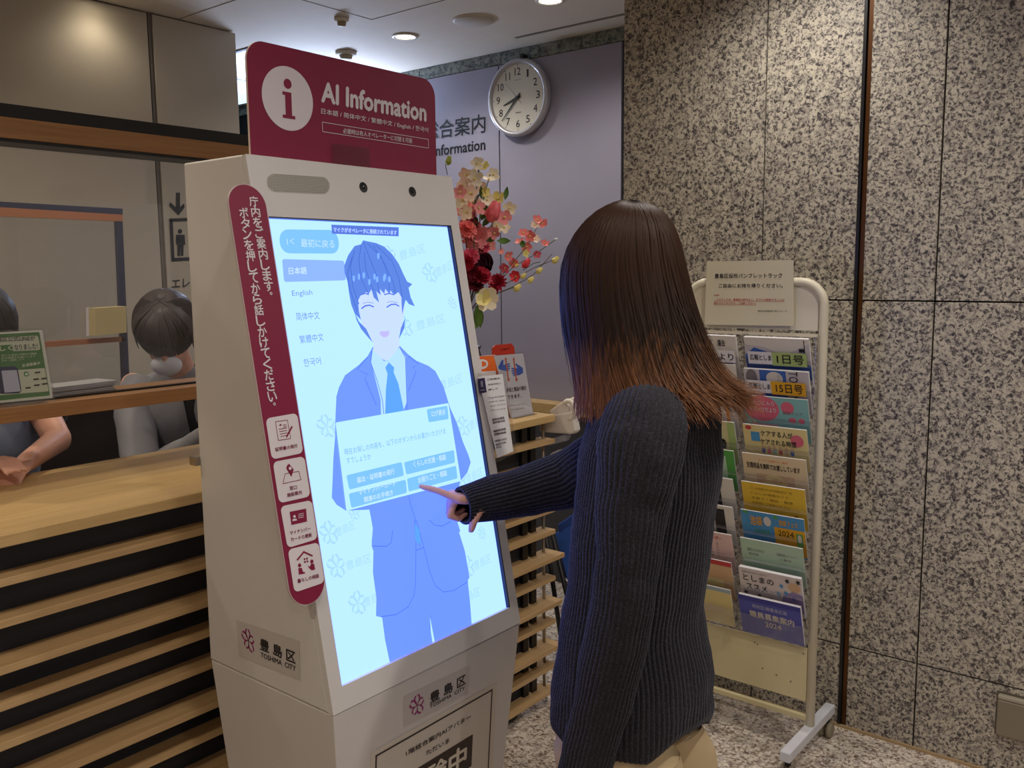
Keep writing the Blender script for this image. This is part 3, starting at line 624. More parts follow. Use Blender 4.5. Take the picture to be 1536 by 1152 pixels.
tpoly([(233, 862), (272, 815), (322, 838), (318, 846), (273, 826), (240, 868)])
for x, y in ((272, 855), (285, 852), (274, 870), (287, 867)): tpoly([(x, y), (x+9, y-1), (x+10, y+8), (x+1, y+10)])
for x, y in ((250, 893), (316, 872)): tpoly([(x+9*math.cos(a), y+11*math.sin(a)) for a in [PI*k/6 for k in range(12)]])
tpoly([(243, 908), (262, 906), (268, 928), (280, 930), (279, 937), (246, 943)]); tpoly([(293, 893), (305, 900), (312, 884), (328, 884), (334, 915), (316, 920), (302, 908)])
mb.build('button_icon', MAROON, st, kind='stuff')
mb = MB()
mb.poly([SPL.px(*tz(199+8*math.cos(a), 369+9*math.sin(a)), .0010) for a in [PI*k/6 for k in range(12)]])
for y in (612, 622, 632): 
    P = [SPL.px(*tz(*p), .0010) for p in ((243, y+4), (272, y-2), (272, y+1), (243, y+7))]; mb.poly(P)
mb.poly([SPL.px(*tz(222+7*math.cos(a), 629+8*math.sin(a)), .0010) for a in [PI*k/6 for k in range(12)]]); mb.poly([SPL.px(*tz(*p), .0010) for p in ((211, 654), (213, 643), (232, 640), (237, 650))])
mb.build('icon_cutout', MWHITE, st, kind='stuff')

# silver city labels, one on the side, one on the lower front
SIDE = Plane((0, KY0-.0006, 0), (0, -1, 0))
l1 = ply(SIDE, [(354, 930), (449, 962), (450, 1021), (358, 984)], 0, LABELG, 'city_label', ki)
U = V((1, 0, 0)); c = SIDE.px(372.5, 961, .0004); e = emblem(c, U, V((0, 0, 1)), .026); e.build('flower_emblem', PURP, l1)
text(SIDE, [('豊 島 区', (390, 974.5), (443.5, 996.5), (389.5, 956), .02), ('TOSHIMA  CITY', (391, 985.5), (443.5, 1006.8), (391, 978), .012)], .0004, INK, 'lettering', l1)
nlow = V((1.0, 0, (-1.3515+1.405)/(KB_Z-.0315)*-1)).normalized()
LP = Plane(V((-1.3515, 0, KB_Z-.0015))+nlow*.0006, nlow)
l2 = ply(LP, [(605, 1091), (605.5, 1045), (704, 998.5), (702, 1040)], 0, LABELG, 'city_label', ki)
U = V((0, 1, 0)); Vv = nlow.cross(U); Vv = Vv if Vv.z > 0 else -Vv; c = LP.px(626, 1058, .0004); e = emblem(c, U, Vv, .026); e.build('flower_emblem', PURP, l2)
def zb(x, y): return (560+x/6, 960+y/6)
text(LP, [('豊 島 区', zb(510, 578), zb(832, 396), zb(508, 478), .02), ('TOSHIMA  CITY', zb(508, 620), zb(824, 446), zb(506, 586), .012)], .0004, INK, 'lettering', l2)
# printed notice on the lower front, running down below the frame
def low(y, z, off=0): t = (KB_Z-z)/(KB_Z-.03); return V((-1.3515-t*.0535, y, z))+nlow*(.0008+off)
ny0, ny1 = LP.px(563, 1133).y, LP.px(739, 1030).y
nz1 = LP.px(563, 1133).z
nt_ = MB().poly([low(ny0-.014, nz1+.012), low(ny1+.016, nz1+.012), low(ny1+.016, .20), low(ny0-.014, .20)]).build('paper_notice', mat('notice_paper', rgb(216, 208, 196), 0.6), ki)
mb = MB(); bw = .0045
for a in ((ny0, ny1, nz1-bw, nz1), (ny0, ny1, .215, .215+bw), (ny0, ny0+bw, .215, nz1), (ny1-bw, ny1, .215, nz1)): mb.poly([low(a[0], a[2], .0004), low(a[1], a[2], .0004), low(a[1], a[3], .0004), low(a[0], a[3], .0004)])
mb.build('notice_border', mat('notice_ink', rgb(60, 48, 42), .6), nt_)
text(LP, [('1階総合案内AIアバター', zb(296, 1046), zb(880, 706), zb(292, 1000), .015), ('ただいま', zb(478, 1040), zb(688, 918), zb(472, 1000), .012)], .0008, mat('notice_ink', (0, 0, 0)), 'lettering', nt_)
by1 = LP.px(*zb(895, 846)).y; bz1 = LP.px(*zb(895, 846)).z; by0 = ny0+(ny1-by1)
band = MB().poly([low(by0, bz1-.085, .0004), low(by1, bz1-.085, .0004), low(by1, bz1, .0004), low(by0, bz1, .0004)]).build('black_band', mat('notice_ink', (0, 0, 0)), nt_)
mb = MB(); bm_ = (by1-by0); text_into(mb, '実験中', low(by0+.05*bm_, bz1-.074, .0008), low(by1-.08*bm_, bz1-.074, .0008), low(by0+.05*bm_, bz1-.012, .0008), .03)
mb.build('lettering', PAPER, nt_)

# laminated instruction sheet clipped to the kiosk's right edge
nt2 = thing('instruction_sheet', tuple(KP.px(745, 620)), 'white laminated instruction sheet fixed to the right edge of the kiosk', 'notice')
rquad(KP, ((744, 694), (775.5, 678.5), (757.5, 556), (715.5, 560)), .003, clear('laminate', (.93, .92, .92), .3, .1), 'laminate', nt2, .04, .0012)
ply(KP, [(746, 687), (770, 677), (754, 561), (717, 565)], .0045, PAPERW, 'sheet', nt2)
def z3(x, y): return (680+x/4.431, 480+y/4.431)
ply(KP, [z3(*p) for p in ((160, 392), (208, 384), (222, 480), (174, 488))], .005, mat('badge_violet', rgb(44, 32, 78), .5), 'badge', nt2)
text(KP, [('ご利用の', z3(226, 402), z3(312, 392), z3(224, 390), .02), ('方はボタン', z3(230, 436), z3(318, 426), z3(228, 424), .02), ('押して', z3(234, 470), z3(298, 461), z3(232, 458), .02),
          ('Press the button', z3(238, 524), z3(342, 508), z3(236, 512), 0), ('below, then', z3(242, 550), z3(342, 536), z3(240, 540), 0), ('speak and hold', z3(246, 578), z3(348, 564), z3(244, 568), 0), ('while you speak', z3(250, 606), z3(350, 592), z3(248, 596), 0),
          ('请按住按钮', z3(258, 672), z3(340, 656), z3(256, 656), .01), ('再开始说话', z3(262, 690), z3(344, 674), z3(260, 676), .01), ('請按住按鈕', z3(268, 748), z3(350, 730), z3(266, 732), .01), ('再開始說話', z3(272, 768), z3(352, 752), z3(270, 753), .01), ('버튼을 누르고', z3(278, 812), z3(356, 794), z3(276, 798), .01), ('말씀해 주세요', z3(284, 836), z3(352, 818), z3(282, 822), .01), ('마이크', z3(286, 856), z3(320, 846), z3(284, 842), .01)], .005, mat('faded_ink', rgb(92, 80, 78), .6), 'lettering', nt2)
text(KP, [('音', z3(182, 448), z3(200, 444), z3(178, 405), .02), ('MIC', z3(180, 474), z3(212, 468), z3(178, 464), .02)], .0056, mat('badge_white', rgb(180, 176, 200), .6), 'lettering', nt2)

# maroon header sign standing in an acrylic clip on top
XH = -1.622
HP = Plane((XH, 0, 0), (1, 0, 0))
hs = thing('header_sign', (XH, 1.43, 1.86), 'maroon board with white information symbol standing on top of the kiosk', 'sign')
hy0, hy1, hz0, hz1, hr = 1.149, 1.709, 1.868, 2.102, .042
hp = [(hy0, hz0), (hy1, hz0)] + [(hy1-hr+hr*math.cos(a), hz1-hr+hr*math.sin(a)) for a in [PI/2*k/10 for k in range(11)]] + [(hy0+hr-hr*math.sin(a), hz1-hr+hr*math.cos(a)) for a in [PI/2*k/10 for k in range(11)]]
MB().prism([V((XH-.0066, y, z)) for y, z in hp], (.006, 0, 0)).build('board', mat('board_edge', rgb(226, 206, 190), .5), hs)
MB().poly([V((XH, y, z)) for y, z in hp]).build('maroon_face', MAROON, hs)
def z2(x, y): return (350+x/3.84, 50+y/3.84)
cc = HP.px(*z2(312, 375)); 
yl, yr_ = HP.px(*z2(162, 330)).y, HP.px(*z2(458, 410)).y; rad = (yr_-yl)/2; cy = (yl+yr_)/2; czz = (HP.px(*z2(285, 188)).z+HP.px(*z2(345, 562)).z)/2
MB().poly([V((XH+.0006, cy+rad*math.cos(a), czz+rad*math.sin(a))) for a in [2*PI*k/48 for k in range(48)]]).build('white_disc', MWHITE, hs)
mb = MB(); X2 = XH+.0012
k = rad
mb.poly([V((X2, cy+k*.155*math.cos(a), czz+k*.46+k*.155*math.sin(a))) for a in [2*PI*i/24 for i in range(24)]])
mb.poly([V((X2, cy+a*k, czz+b*k)) for a, b in ((-.22, .20), (.13, .20), (.13, -.52), (.25, -.52), (.25, -.62), (-.24, -.62), (-.24, -.52), (-.12, -.52), (-.12, .10), (-.22, .10))])
mb.build('information_symbol', MAROON, hs)
text(HP, [('AI Information', z2(505, 398), z2(1112, 512), z2(505, 274), .036), ('日本語 / 简体中文 / 繁體中文 / English / 한국어', z2(506, 468), z2(1122, 577), z2(506, 430), .008), ('必要時は有人オペレーターに切替え可能', z2(632, 576), z2(1030, 634), z2(632, 545), .005)], .0008, MWHITE, 'lettering', hs)
mb = MB()
Q = [HP.px(*z2(*p), .0008) for p in ((515, 566), (1124, 661), (1124, 611), (512, 511))]
for a, b in zip(Q, Q[1:]+Q[:1]):
    e = (b-a).normalized().cross(V((1, 0, 0)))*.0006; mb.poly([a-e, b-e, b+e, a+e])
mb.build('box_outline', MWHITE, hs)
ya, yb = HP.px(*z2(566, 740)).y, HP.px(*z2(780, 770)).y
mb = MB(); mb.box(XH+.002, XH+.005, ya, yb, 1.859, 1.912); mb.box(XH-.011, XH-.008, ya, yb, 1.859, 1.912); mb.box(XH-.03, XH+.02, ya, yb, 1.8585, 1.8615); mb.build('acrylic_clip', ACRYL, hs)

# small metal catch on the kiosk back edge
kc = MB().box(KB-.022, KB+.004, KY0-.012, KY0-.0, 1.195, 1.215).build('metal_catch', STEEL, ki, bevel=.001)

# ================================================================== WALL CLOCK
cc0 = at(775, 146, 'Y', 3.73); CR = 0.197
clk = thing('wall_clock', (cc0.x, YW, cc0.z), 'round silver rimmed wall clock high on the grey panelled wall', 'clock')
C0 = V((cc0.x, YW, cc0.z)); ny = V((0, -1, 0))
tl = Matrix.Rotation(math.radians(5), 3, 'X')    # top leans a little into the room
SIL = mat('clock_silver', rgb(186, 184, 190), 0.3, 0.35)
MB().lathe([(CR*.93, 0), (CR*.99, .015), (CR, .036), (CR*.985, .05), (CR*.93, .055), (CR*.875, .05), (CR*.86, .040)], C0, ny, 72, cap=False).build('rim', SIL, clk, True)
MB().lathe([(CR*.87, .0), (CR*.87, .040), (0, .040)], C0, ny, 64).build('face', mat('clock_face', rgb(226, 222, 208), 0.5), clk)
def cp(r, deg, off=.0405): a = math.radians(deg); return C0+V((r*math.sin(a), 0, r*math.cos(a)))+ny*off
mb = MB()
for h in range(1, 13):
    c = cp(CR*.665, h*30); s = str(h); hw = .0155*len(s)*.62 if len(s) > 1 else .0125; hh = .019
    if s == '1': hw = .006
    if s == '11': hw = .015
    text_into(mb, s, c+V((-hw, 0, -hh)), c+V((hw, 0, -hh)), c+V((-hw, 0, hh)), .008)
mb.build('numerals', BLACK, clk)
mb = MB()
for h in range(60):
    d = h*6; w = .0016 if h % 5 else .0028; r0 = CR*.83 if h % 5 else CR*.80
    if h % 5: continue
    a, b = cp(r0, d), cp(CR*.85, d); e = (b-a).normalized().cross(ny)*w/2; mb.poly([a-e, b-e, b+e, a+e])
mb.build('hour_marks', BLACK, clk, kind='stuff')
def hand(name, deg, L, tail, w, off, m=BLACK):
    a, b = cp(-tail, deg, off), cp(L, deg, off); e = (b-a).normalized().cross(ny)*w/2
    MB().prism([a-e*.8, cp(0, deg, off)-e*1.1, b-e*.35, b+e*.35, cp(0, deg, off)+e*1.1, a+e*.8], ny*.0012).build(name, m, clk)
hand('hour_hand', 252, CR*.50, CR*.10, .014, .043); hand('minute_hand', 224, CR*.76, CR*.14, .010, .046); hand('second_hand', 318, CR*.55, CR*.22, .0022, .049, mat('hand_grey', rgb(120, 118, 112), .4))
MB().lathe([(.009, .042), (.009, .052), (0, .053)], C0, ny, 18).build('hub', BLACK, clk)
mb = MB(); text_into(mb, 'RADIO', C0+V((-.02, -.0405, .085)), C0+V((.022, -.0405, .085)), C0+V((-.02, -.0405, .093)))
mb.box(C0.x-.016, C0.x+.02, C0.y-.0407, C0.y-.0405, C0.z-.078, C0.z-.072)
mb.build('dial_print', mat('dial_grey', rgb(130, 126, 118), .5), clk, kind='stuff')
MB().box(C0.x+.03, C0.x+.05, C0.y-.06, C0.y-.02, C0.z+CR*.96, C0.z+CR*1.06).build('top_catch', BLACK, clk)

# steel outlet cover on the stone wall
oc = thing('outlet_cover', (-.43, YG, .2), 'grey metal hinged outlet cover on the stone wall at the right edge', 'outlet')
o0 = at(1497, 1042, 'Y', YG-.02); o1 = at(1500, 1103, 'Y', YG-.02)
boxo('cover', (o0.x, o0.x+.105, YG-.024, YG, o1.z, o0.z-.014), mat('cover_grey', rgb(140, 130, 112), 0.5, 0.2), oc, bevel=.004)
boxo('hinge_cap', (o0.x, o0.x+.105, YG-.022, YG, o0.z-.013, o0.z), mat('cap_grey', rgb(176, 168, 150), 0.45, 0.2), oc, bevel=.003)
boxo('back_plate', (o0.x-.006, o0.x+.112, YG-.004, YG, o1.z-.008, o0.z+.006), mat('plate_dark', rgb(96, 86, 72), 0.5), oc)

# ================================================================== PAMPHLET RACK
RY = 2.81
rk = thing('pamphlet_rack', (-1.24, RY, 0), 'white tubular pamphlet rack on casters beside the stone wall', 'rack')
RX1, RX0 = -1.004, -1.478; RZ = 1.578; rr = .075
def arc(cx, cz, r, a0, a1, n=7): return [V((cx+r*math.cos(math.radians(a0+(a1-a0)*i/n)), RY, cz+r*math.sin(math.radians(a0+(a1-a0)*i/n)))) for i in range(n+1)]
path = [V((RX1, RY, .10))]+arc(RX1-rr, RZ-rr, rr, 0, 90)+arc(RX0+rr, RZ-rr, rr, 90, 180)+[V((RX0, RY, .10))]
MB().tube(path, .0145, 12).build('tube_frame', RACKW, rk, True)
boxo('header_board', (RX0+.016, RX1-.016, RY-.004, RY+.004, 1.424, RZ-.016), RACKW, rk)
boxo('lower_board', (RX0+.016, RX1-.014, RY-.010, RY-.004, .192, .375), mat('rack_cream', rgb(216, 204, 160), 0.5), rk)
boxo('lower_back', (RX0+.016, RX1-.014, RY-.004, RY+.002, .30, .36), RACKW, rk)
boxo('cross_bar', (RX0, RX1, RY-.008, RY+.008, .122, .140), mat('rack_cream', (0, 0, 0)), rk, bevel=.002)
boxo('upper_bar', (RX0+.014, RX1-.014, RY-.006, RY+.004, 1.404, 1.414), RACKW, rk)
for x in (RX0, RX1):
    boxo('foot_bar', (x-.017, x+.017, 2.595, 3.005, .075, .108), mat('foot_white', rgb(226, 228, 236), 0.35), rk, bevel=.003)
    for y in (2.625, 2.975):
        cs = MB().lathe([(.010, .050), (.010, .076)], (x, y, 0), n=12).build('caster', BLACK, rk)
        for dx in (-.013, .013): MB().lathe([(.02, -.008), (.027, -.005), (.027, .005), (.02, .008)], (x+dx, y-.004, .0275), (1, 0, 0), 24).build('wheel', mat('caster_grey', rgb(150, 140, 118), 0.5), cs, True)
        MB().box(x-.020, x+.020, y-.016, y+.012, .034, .052).build('hood', mat('caster_hood', rgb(90, 80, 62), 0.5), cs, bevel=.004)
for x, z in ((-1.03, .36), (-1.20, .355), (-1.19, .35), (-1.17, .27), (-1.12, .26), (-1.07, .252)): MB().lathe([(.003, -.011), (0, -.012)], (x, RY, z-.005), (0, 1, 0), 8).build('screw', mat('screw_grey', rgb(120, 110, 90), .5), rk)
for x in (-1.487+.02, -1.257, -1.244, -1.008): pass
cols = [(-1.243, -1.016), (-1.466, -1.262)]
PITCH_R = .0965; Z0 = 1.405
def pocket(col, row):
    x0, x1 = cols[col]; zt = Z0-PITCH_R*row; zb = zt-.150
    yb, yt = RY-.012, RY-.062     # the top leans out into the room
    def P(u, v, off=0):           # u 0..1 across, v 0..1 bottom to top
        n = V((0, -.150, -.05)).normalized()
        return V((x0+(x1-x0)*u, yb+(yt-yb)*v, zb+(zt-zb)*v)) + n*off
    return P
for c in (0, 1):
    for r_ in range(10):
        P = pocket(c, r_)
        mb = MB(); 
        a, b, c2, d = P(-.015, .02, .018), P(1.015, .02, .018), P(1.015, .56, .018), P(-.015, .56, .018)
        mb.prism([a, b, c2, d], V((0, .002, 0)))
        mb.build('clear_pocket', ACRYL, rk)
for x in (cols[0][1]+.006, cols[0][0]-.007, cols[1][1]+.006, cols[1][0]-.006):
    mb = MB()
    mb.box(x-.001, x+.001, RY-.05, RY-.008, .40, 1.41); mb.build('clear_side', ACRYL, rk)

def pam(col, row, base, label, design=None, top=.0, thick=.004, w=(0.02, .97)):
    P = pocket(col, row); t = thing('pamphlet', tuple(P(.5, 0)), label, 'pamphlet', 'pamphlets in the rack')
    th = thick+random.uniform(-.0004, .0004); h = 1+top
    q = [P(w[0], .02), P(w[1], .02), P(w[1]-random.uniform(0, .01), h), P(w[0]+random.uniform(0, .01), h)]
    n = V((0, -.150, -.05)).normalized()
    MB().prism(q, n*th).build('paper_block', PAPERW, t)
    def D(u, v, off=.0004): return P(w[0]+(w[1]-w[0])*u, .02+(h-.02)*v, th+off)
    MB().poly([D(0, 0), D(1, 0), D(1, 1), D(0, 1)]).build('cover', base, t)
    def rect(u0, v0, u1, v1, m, name='cover_panel', k=1): MB().poly([D(u0, v0, .0004*(k+1)), D(u1, v0, .0004*(k+1)), D(u1, v1, .0004*(k+1)), D(u0, v1, .0004*(k+1))]).build(name, m, t)
    def ell(u, v, ru, rv, m, name='cover_shape', k=1): MB().poly([D(u+ru*math.cos(a), v+rv*math.sin(a), .0004*(k+1)) for a in [2*PI*i/20 for i in range(20)]]).build(name, m, t)
    def shape(pts, m, name='cover_shape', k=1): MB().poly([D(u, v, .0004*(k+1)) for u, v in pts]).build(name, m, t)
    def tx(s, u0, v0, u1, v1, m, bold=.01, k=3, name='lettering', vert=False):
        mb = MB()
        if vert: text_into(mb, s, D(u0, v1, .0004*k), D(u0, v0, .0004*k), D(u1, v1, .0004*k), bold)
        else: text_into(mb, s, D(u0, v0, .0004*k), D(u1, v0, .0004*k), D(u0, v1, .0004*k), bold)
        mb.build(name, m, t)
    if design: design(rect, ell, shape, tx)
    return t
def M_(n, r, g, b): return mat(n, rgb(r, g, b), 0.5)
BL, RD, PK, TL_, CRM, YL, OR_, GR_, LG, WH, VI = (M_('ink_blue', 64, 108, 186), M_('ink_red', 206, 66, 70), M_('ink_pink', 228, 110, 130), M_('ink_teal', 140, 196, 188), M_('cover_cream', 238, 220, 150), M_('cover_yellow', 240, 200, 60),
    M_('ink_orange', 236, 150, 50), M_('cover_green', 90, 170, 76), M_('cover_mint', 186, 216, 184), M_('cover_white', 226, 220, 208), M_('cover_violet', 84, 88, 176))
SK, TN, GY = M_('ink_sky', 80, 156, 206), M_('ink_tan', 222, 184, 140), M_('ink_grey', 128, 122, 124)
LBG, LBY = M_('label_green', 176, 200, 120), M_('label_yellow', 236, 176, 30)
def d1(rect, ell, shape, tx):
    shape([(0, .6), (.15, .78), (.5, .62), (1, .42), (1, .1), (0, .1)], BL); shape([(0, 1), (.02, .83), (.3, .80), (.6, .62), (1, .9), (1, 1)], WH, k=1)
    tx('T', .84, .52, .93, .98, INK, .0, vert=True)
def d2(rect, ell, shape, tx):
    rect(.25, .1, .66, 1.0, BL); ell(.12, .8, .09, .2, GY, k=2); ell(.48, .8, .13, .17, WH, k=2); ell(.46, .5, .06, .1, RD, k=2); tx('TOSHIMA', .70, .18, .84, 1.0, INK, 0, vert=True); tx('新春', .52, .7, .58, .9, SK, 0, vert=True)
def d3(rect, ell, shape, tx):
    ell(.28, .72, .27, .30, PK); ell(.68, .78, .10, .14, PK); rect(.10, .12, .52, .36, M_('ink_rose', 226, 170, 160), k=1); ell(.74, .5, .06, .06, PK); ell(.88, .5, .05, .06, PK)
    tx('おきごに入り', .06, .80, .48, .90, PAPERW); tx('スポーツだより', .08, .64, .50, .76, PAPERW); tx('健康フェア', .60, .62, .90, .70, GY, 0)
def d4(rect, ell, shape, tx):
    ell(.09, .93, .05, .05, RD); rect(.12, .62, .26, .84, SK); ell(.84, .72, .10, .14, PK)
    tx('ケアする人が', .28, .76, .78, .90, INK, .012); tx('ケアされる時間', .26, .56, .82, .70, INK, .012)
    for k, m in enumerate((VI, PK, TL_, RD, TN, BL)): ell(.30+k*.09, .42, .03, .07, m, k=2); ell(.30+k*.09, .50, .022, .05, TN, k=3)
def d5(rect, ell, shape, tx):
    tx('生理用品を無料でお渡ししています', .06, .66, .90, .80, INK, .02); tx('もらえる場所のご案内', .26, .84, .72, .90, OR_, 0); rect(.20, .10, .80, .54, TN); ell(.48, .34, .2, .2, CRM, k=2)
    tx('詳しくは窓口まで', .30, .36, .66, .46, RD, 0, k=4)
def d6(rect, ell, shape, tx):
    for k, v in enumerate((.84, .72, .60, .48)): tx(('としま区民のための相談窓口一覧', 'くらしの情報ガイド', '子育て・福祉・健康', 'お気軽にご相談ください')[k], .14, v, .80-.06*(k % 2), v+.06, M_('ink_olive', 150, 120, 40), 0)
    rect(.80, .26, .86, .34, M_('ink_olive', 0, 0, 0))
def d7(rect, ell, shape, tx):
    rect(.52, .05, 1, .70, LBY); tx('池袋', .14, .66, .34, .90, LBY, .02); ell(.42, .80, .06, .12, WH); tx('池袋フェス', .60, .76, .90, .90, LBY, .02, k=4); tx('まち歩き', .20, .46, .44, .58, GR_, .01)
    ell(.08, .96, .05, .03, GR_); ell(.56, .94, .04, .04, GR_, k=2); tx('2024', .58, .50, .82, .64, INK, 0, k=4); rect(.86, .30, .96, .62, GR_, k=2); ell(.91, .5, .03, .1, WH, k=3)
def d8(rect, ell, shape, tx):
    tx('豊島区からのお知らせ', .10, .70, .38, .78, GY, 0); tx('各種手続きについて', .58, .70, .88, .78, GY, 0); tx('案内図', .12, .60, .28, .66, GY, 0); tx('ご案内', .62, .60, .80, .66, GY, 0)
def d9(rect, ell, shape, tx):
    tx('豊島区の魅力を紹介する冊子です', .06, .88, .46, .93, GY, 0); tx('としまの', .06, .68, .56, .84, INK, .01); tx('ススメ', .10, .46, .44, .62, INK, .01)
    shape([(.62, .2), (.70, .5), (.86, .64), (1, .58), (1, .1), (.62, .1)], M_('ink_lilac', 160, 140, 180)); ell(.88, .74, .1, .12, TN)
    for u, v, m in ((.68, .72, SK), (.78, .88, INK), (.62, .50, SK), (.86, .46, VI), (.30, .34, INK), (.08, .36, INK), (.48, .30, INK), (.74, .56, SK), (.95, .90, INK)):
        shape([(u+.045*(1 if i % 2 else .45)*math.cos(2*PI*i/10), v+.075*(1 if i % 2 else .45)*math.sin(2*PI*i/10)) for i in range(10)], m, k=3)
def d10(rect, ell, shape, tx):
    rect(0, .88, 1, 1, M_('ink_deep_violet', 60, 60, 150)); tx('特別区Ⅰ類豊島区版', .22, .72, .78, .82, M_('ink_pale_violet', 190, 190, 220), .01); tx('職員募集案内', .16, .46, .88, .64, PAPER, .02); tx('2024', .40, .28, .66, .42, PAPER, .02)
def dl(a, b, c):
    def f(rect, ell, shape, tx): rect(.1, .25, .9, .62, b); tx(c, .12, .70, .86, .84, a, .01)
    return f
d = 'pamphlet in the right rack column, '
pam(0, 0, M_('cover_pale_grey', 206, 200, 200), 'white and blue magazine in the topmost right pocket of the rack', d1, thick=.012)
pam(0, 1, M_('cover_pale_grey', 0, 0, 0), 'blue illustrated magazine with sideways city name in the second right pocket', d2, thick=.010, top=-.05)
pam(0, 2, TL_, 'teal leaflet with pink circles in the third right pocket of the rack', d3)
pam(0, 3, CRM, 'cream yellow leaflet with a row of tiny figures in the fourth right pocket', d4)
pam(0, 4, M_('cover_peach', 236, 214, 168), 'peach leaflet with bold black sentence in the fifth right pocket', d5)
pam(0, 5, YL, 'bright yellow leaflet in the sixth right pocket of the rack', d6)
pam(0, 6, SK, 'blue and orange festival leaflet in the seventh right pocket', d7)
pam(0, 7, LG, 'pale mint green leaflet in the eighth right pocket of the rack', d8)
pam(0, 8, M_('cover_offwhite', 226, 214, 206), 'thick white booklet with blue and black stars in the ninth right pocket', d9, thick=.012)
pam(0, 9, VI, 'violet recruitment booklet dated 2024 in the lowest right pocket', d10, thick=.010)
pam(1, 0, WH, 'white newsletter with grey bar in the topmost left pocket behind the hair', lambda rect, ell, shape, tx: (rect(.1, .80, .55, .90, M_('ink_mauve', 150, 130, 150)), tx('議会', .66, .76, .80, .92, INK, .005), rect(.1, .25, .9, .42, M_('ink_mauve', 0, 0, 0))), thick=.010)
pam(1, 1, WH, 'white leaflet with pale lettering in the second left pocket behind the hair', dl(GY, TN, '社協だより'))
pam(1, 2, WH, 'white leaflet with an orange frame in the third left pocket', lambda rect, ell, shape, tx: (rect(.0, .93, 1, 1, BL), rect(.3, .1, .86, .86, OR_, k=1), rect(.36, .1, .80, .80, WH, k=2)))
pam(1, 3, M_('cover_pale_yellow', 220, 214, 160), 'pale yellow green leaflet with a dark figure in the fourth left pocket', lambda rect, ell, shape, tx: (rect(.86, 0, 1, 1, LBG), ell(.76, .46, .05, .12, INK, k=2), tx('子育て', .3, .7, .7, .84, OR_)))
pam(1, 4, GR_, 'leaflet with a bright green border in the fifth left pocket', lambda rect, ell, shape, tx: (rect(0, .1, .84, .86, LG), ell(.55, .55, .03, .05, RD, k=2), tx('みどり', .2, .66, .5, .78, GR_)))
pam(1, 5, WH, 'white leaflet with a dark night photo in the sixth left pocket', lambda rect, ell, shape, tx: (rect(.1, .15, .74, .70, M_('photo_dark', 44, 40, 44)), ell(.50, .5, .08, .14, VI, k=2), tx('文', .70, .82, .78, .92, INK)))
pam(1, 6, WH, 'grey and white leaflet with dark blocks in the seventh left pocket', lambda rect, ell, shape, tx: (rect(.25, .2, .6, .9, GY), rect(.64, .1, .84, .92, M_('photo_dark', 0, 0, 0), k=2), rect(.35, .4, .45, .55, M_('photo_dark', 0, 0, 0), k=2)))
pam(1, 7, M_('cover_blush', 232, 196, 190), 'blush pink leaflet with small columns in the eighth left pocket', lambda rect, ell, shape, tx: (tx('区民相談カレンダー', .2, .82, .8, .92, RD), [tx('あいうえお', .2+.12*i, .35, .24+.12*i, .74, GY, 0, vert=True) for i in range(5)]))
pam(1, 8, TN, 'tan leaflet with a red top edge in the ninth left pocket', lambda rect, ell, shape, tx: (rect(0, .88, 1, 1, RD), rect(.1, .3, .8, .5, CRM)))
pam(1, 9, CRM, 'cream leaflet with a pale blue top edge in the lowest left pocket', lambda rect, ell, shape, tx: (rect(0, .90, 1, 1, M_('ink_pale_blue', 170, 190, 200)), rect(.1, .3, .8, .5, M_('cover_peach', 0, 0, 0))))
# coloured issue labels stuck on the two top pockets
for row, v, m, s in ((0, .44, LBG, '1日号'), (1, .46, LBY, '15日号')):
    P = pocket(0, row)
    def Q(u, vv, off=.0195): return P(u, vv, off)
    MB().poly([Q(.07, v), Q(.45, v), Q(.45, v+.27), Q(.07, v+.27)]).build('name_label', PAPERW, rk)
    MB().poly([Q(.43, v-.02, .0199), Q(.93, v-.02, .0199), Q(.93, v+.27, .0199), Q(.43, v+.27, .0199)]).build('issue_label', m, rk)
    mb = MB(); text_into(mb, '広報としま', Q(.10, v+.08, .0203), Q(.42, v+.08, .0203), Q(.10, v+.21, .0203), .01); mb.build('lettering', INK, rk); mb = MB(); text_into(mb, s, Q(.50, v+.03, .0203), Q(.89, v+.03, .0203), Q(.50, v+.23, .0203), .012); mb.build('lettering', INK, rk)
P = pocket(1, 0)
MB().poly([P(.3, .42, .0195), P(.95, .42, .0195), P(.95, .70, .0195), P(.3, .70, .0195)]).build('name_label', PAPERW, rk)
mb = MB(); text_into(mb, '区議会だより', P(.02, .47, .0199), P(.92, .47, .0199), P(.02, .64, .0199), .01); mb.build('lettering', INK, rk)
# printed sign on the header board
RP = Plane((0, RY-.017, 0), (0, -1, 0))
rn = thing('paper_sign', tuple(RP.px(1125, 487)), 'cream printed notice with red underlined text on top of the rack header', 'notice')
MB().prism([RP.px(*p) for p in ((1057, 487), (1191, 489), (1190, 390), (1060, 392))], (0, .0015, 0)).build('sheet', mat('sign_cream', rgb(220, 212, 184), 0.6), rn)
def zr(x, y): return (1030+x/4.8, 380+y/4.8)
text(RP, [('豊島区役所パンフレットラック', zr(202, 180), zr(688, 177), zr(202, 146), .012), ('ご自由にお持ち帰りください。', zr(230, 248), zr(692, 248), zr(230, 218), .012), ], .0006, INK, 'lettering', rn)
text(RP, [('豊島区総務部庁舎グループ', zr(512, 422), zr(722, 424), zr(512, 408), 0)], .0006, INK, 'small_lettering', rn)
text(RP, [('（注意）', zr(196, 306), zr(235, 306), zr(196, 296), .01), ('このラックは、豊島区の許可なく、チラシを配架することは', zr(215, 338), zr(704, 342), zr(215, 324), .01), ('禁止されております。ご注意ください。', zr(196, 364), zr(500, 367), zr(196, 350), .01)], .0006, REDINK, 'red_lettering', rn)
mb = MB()
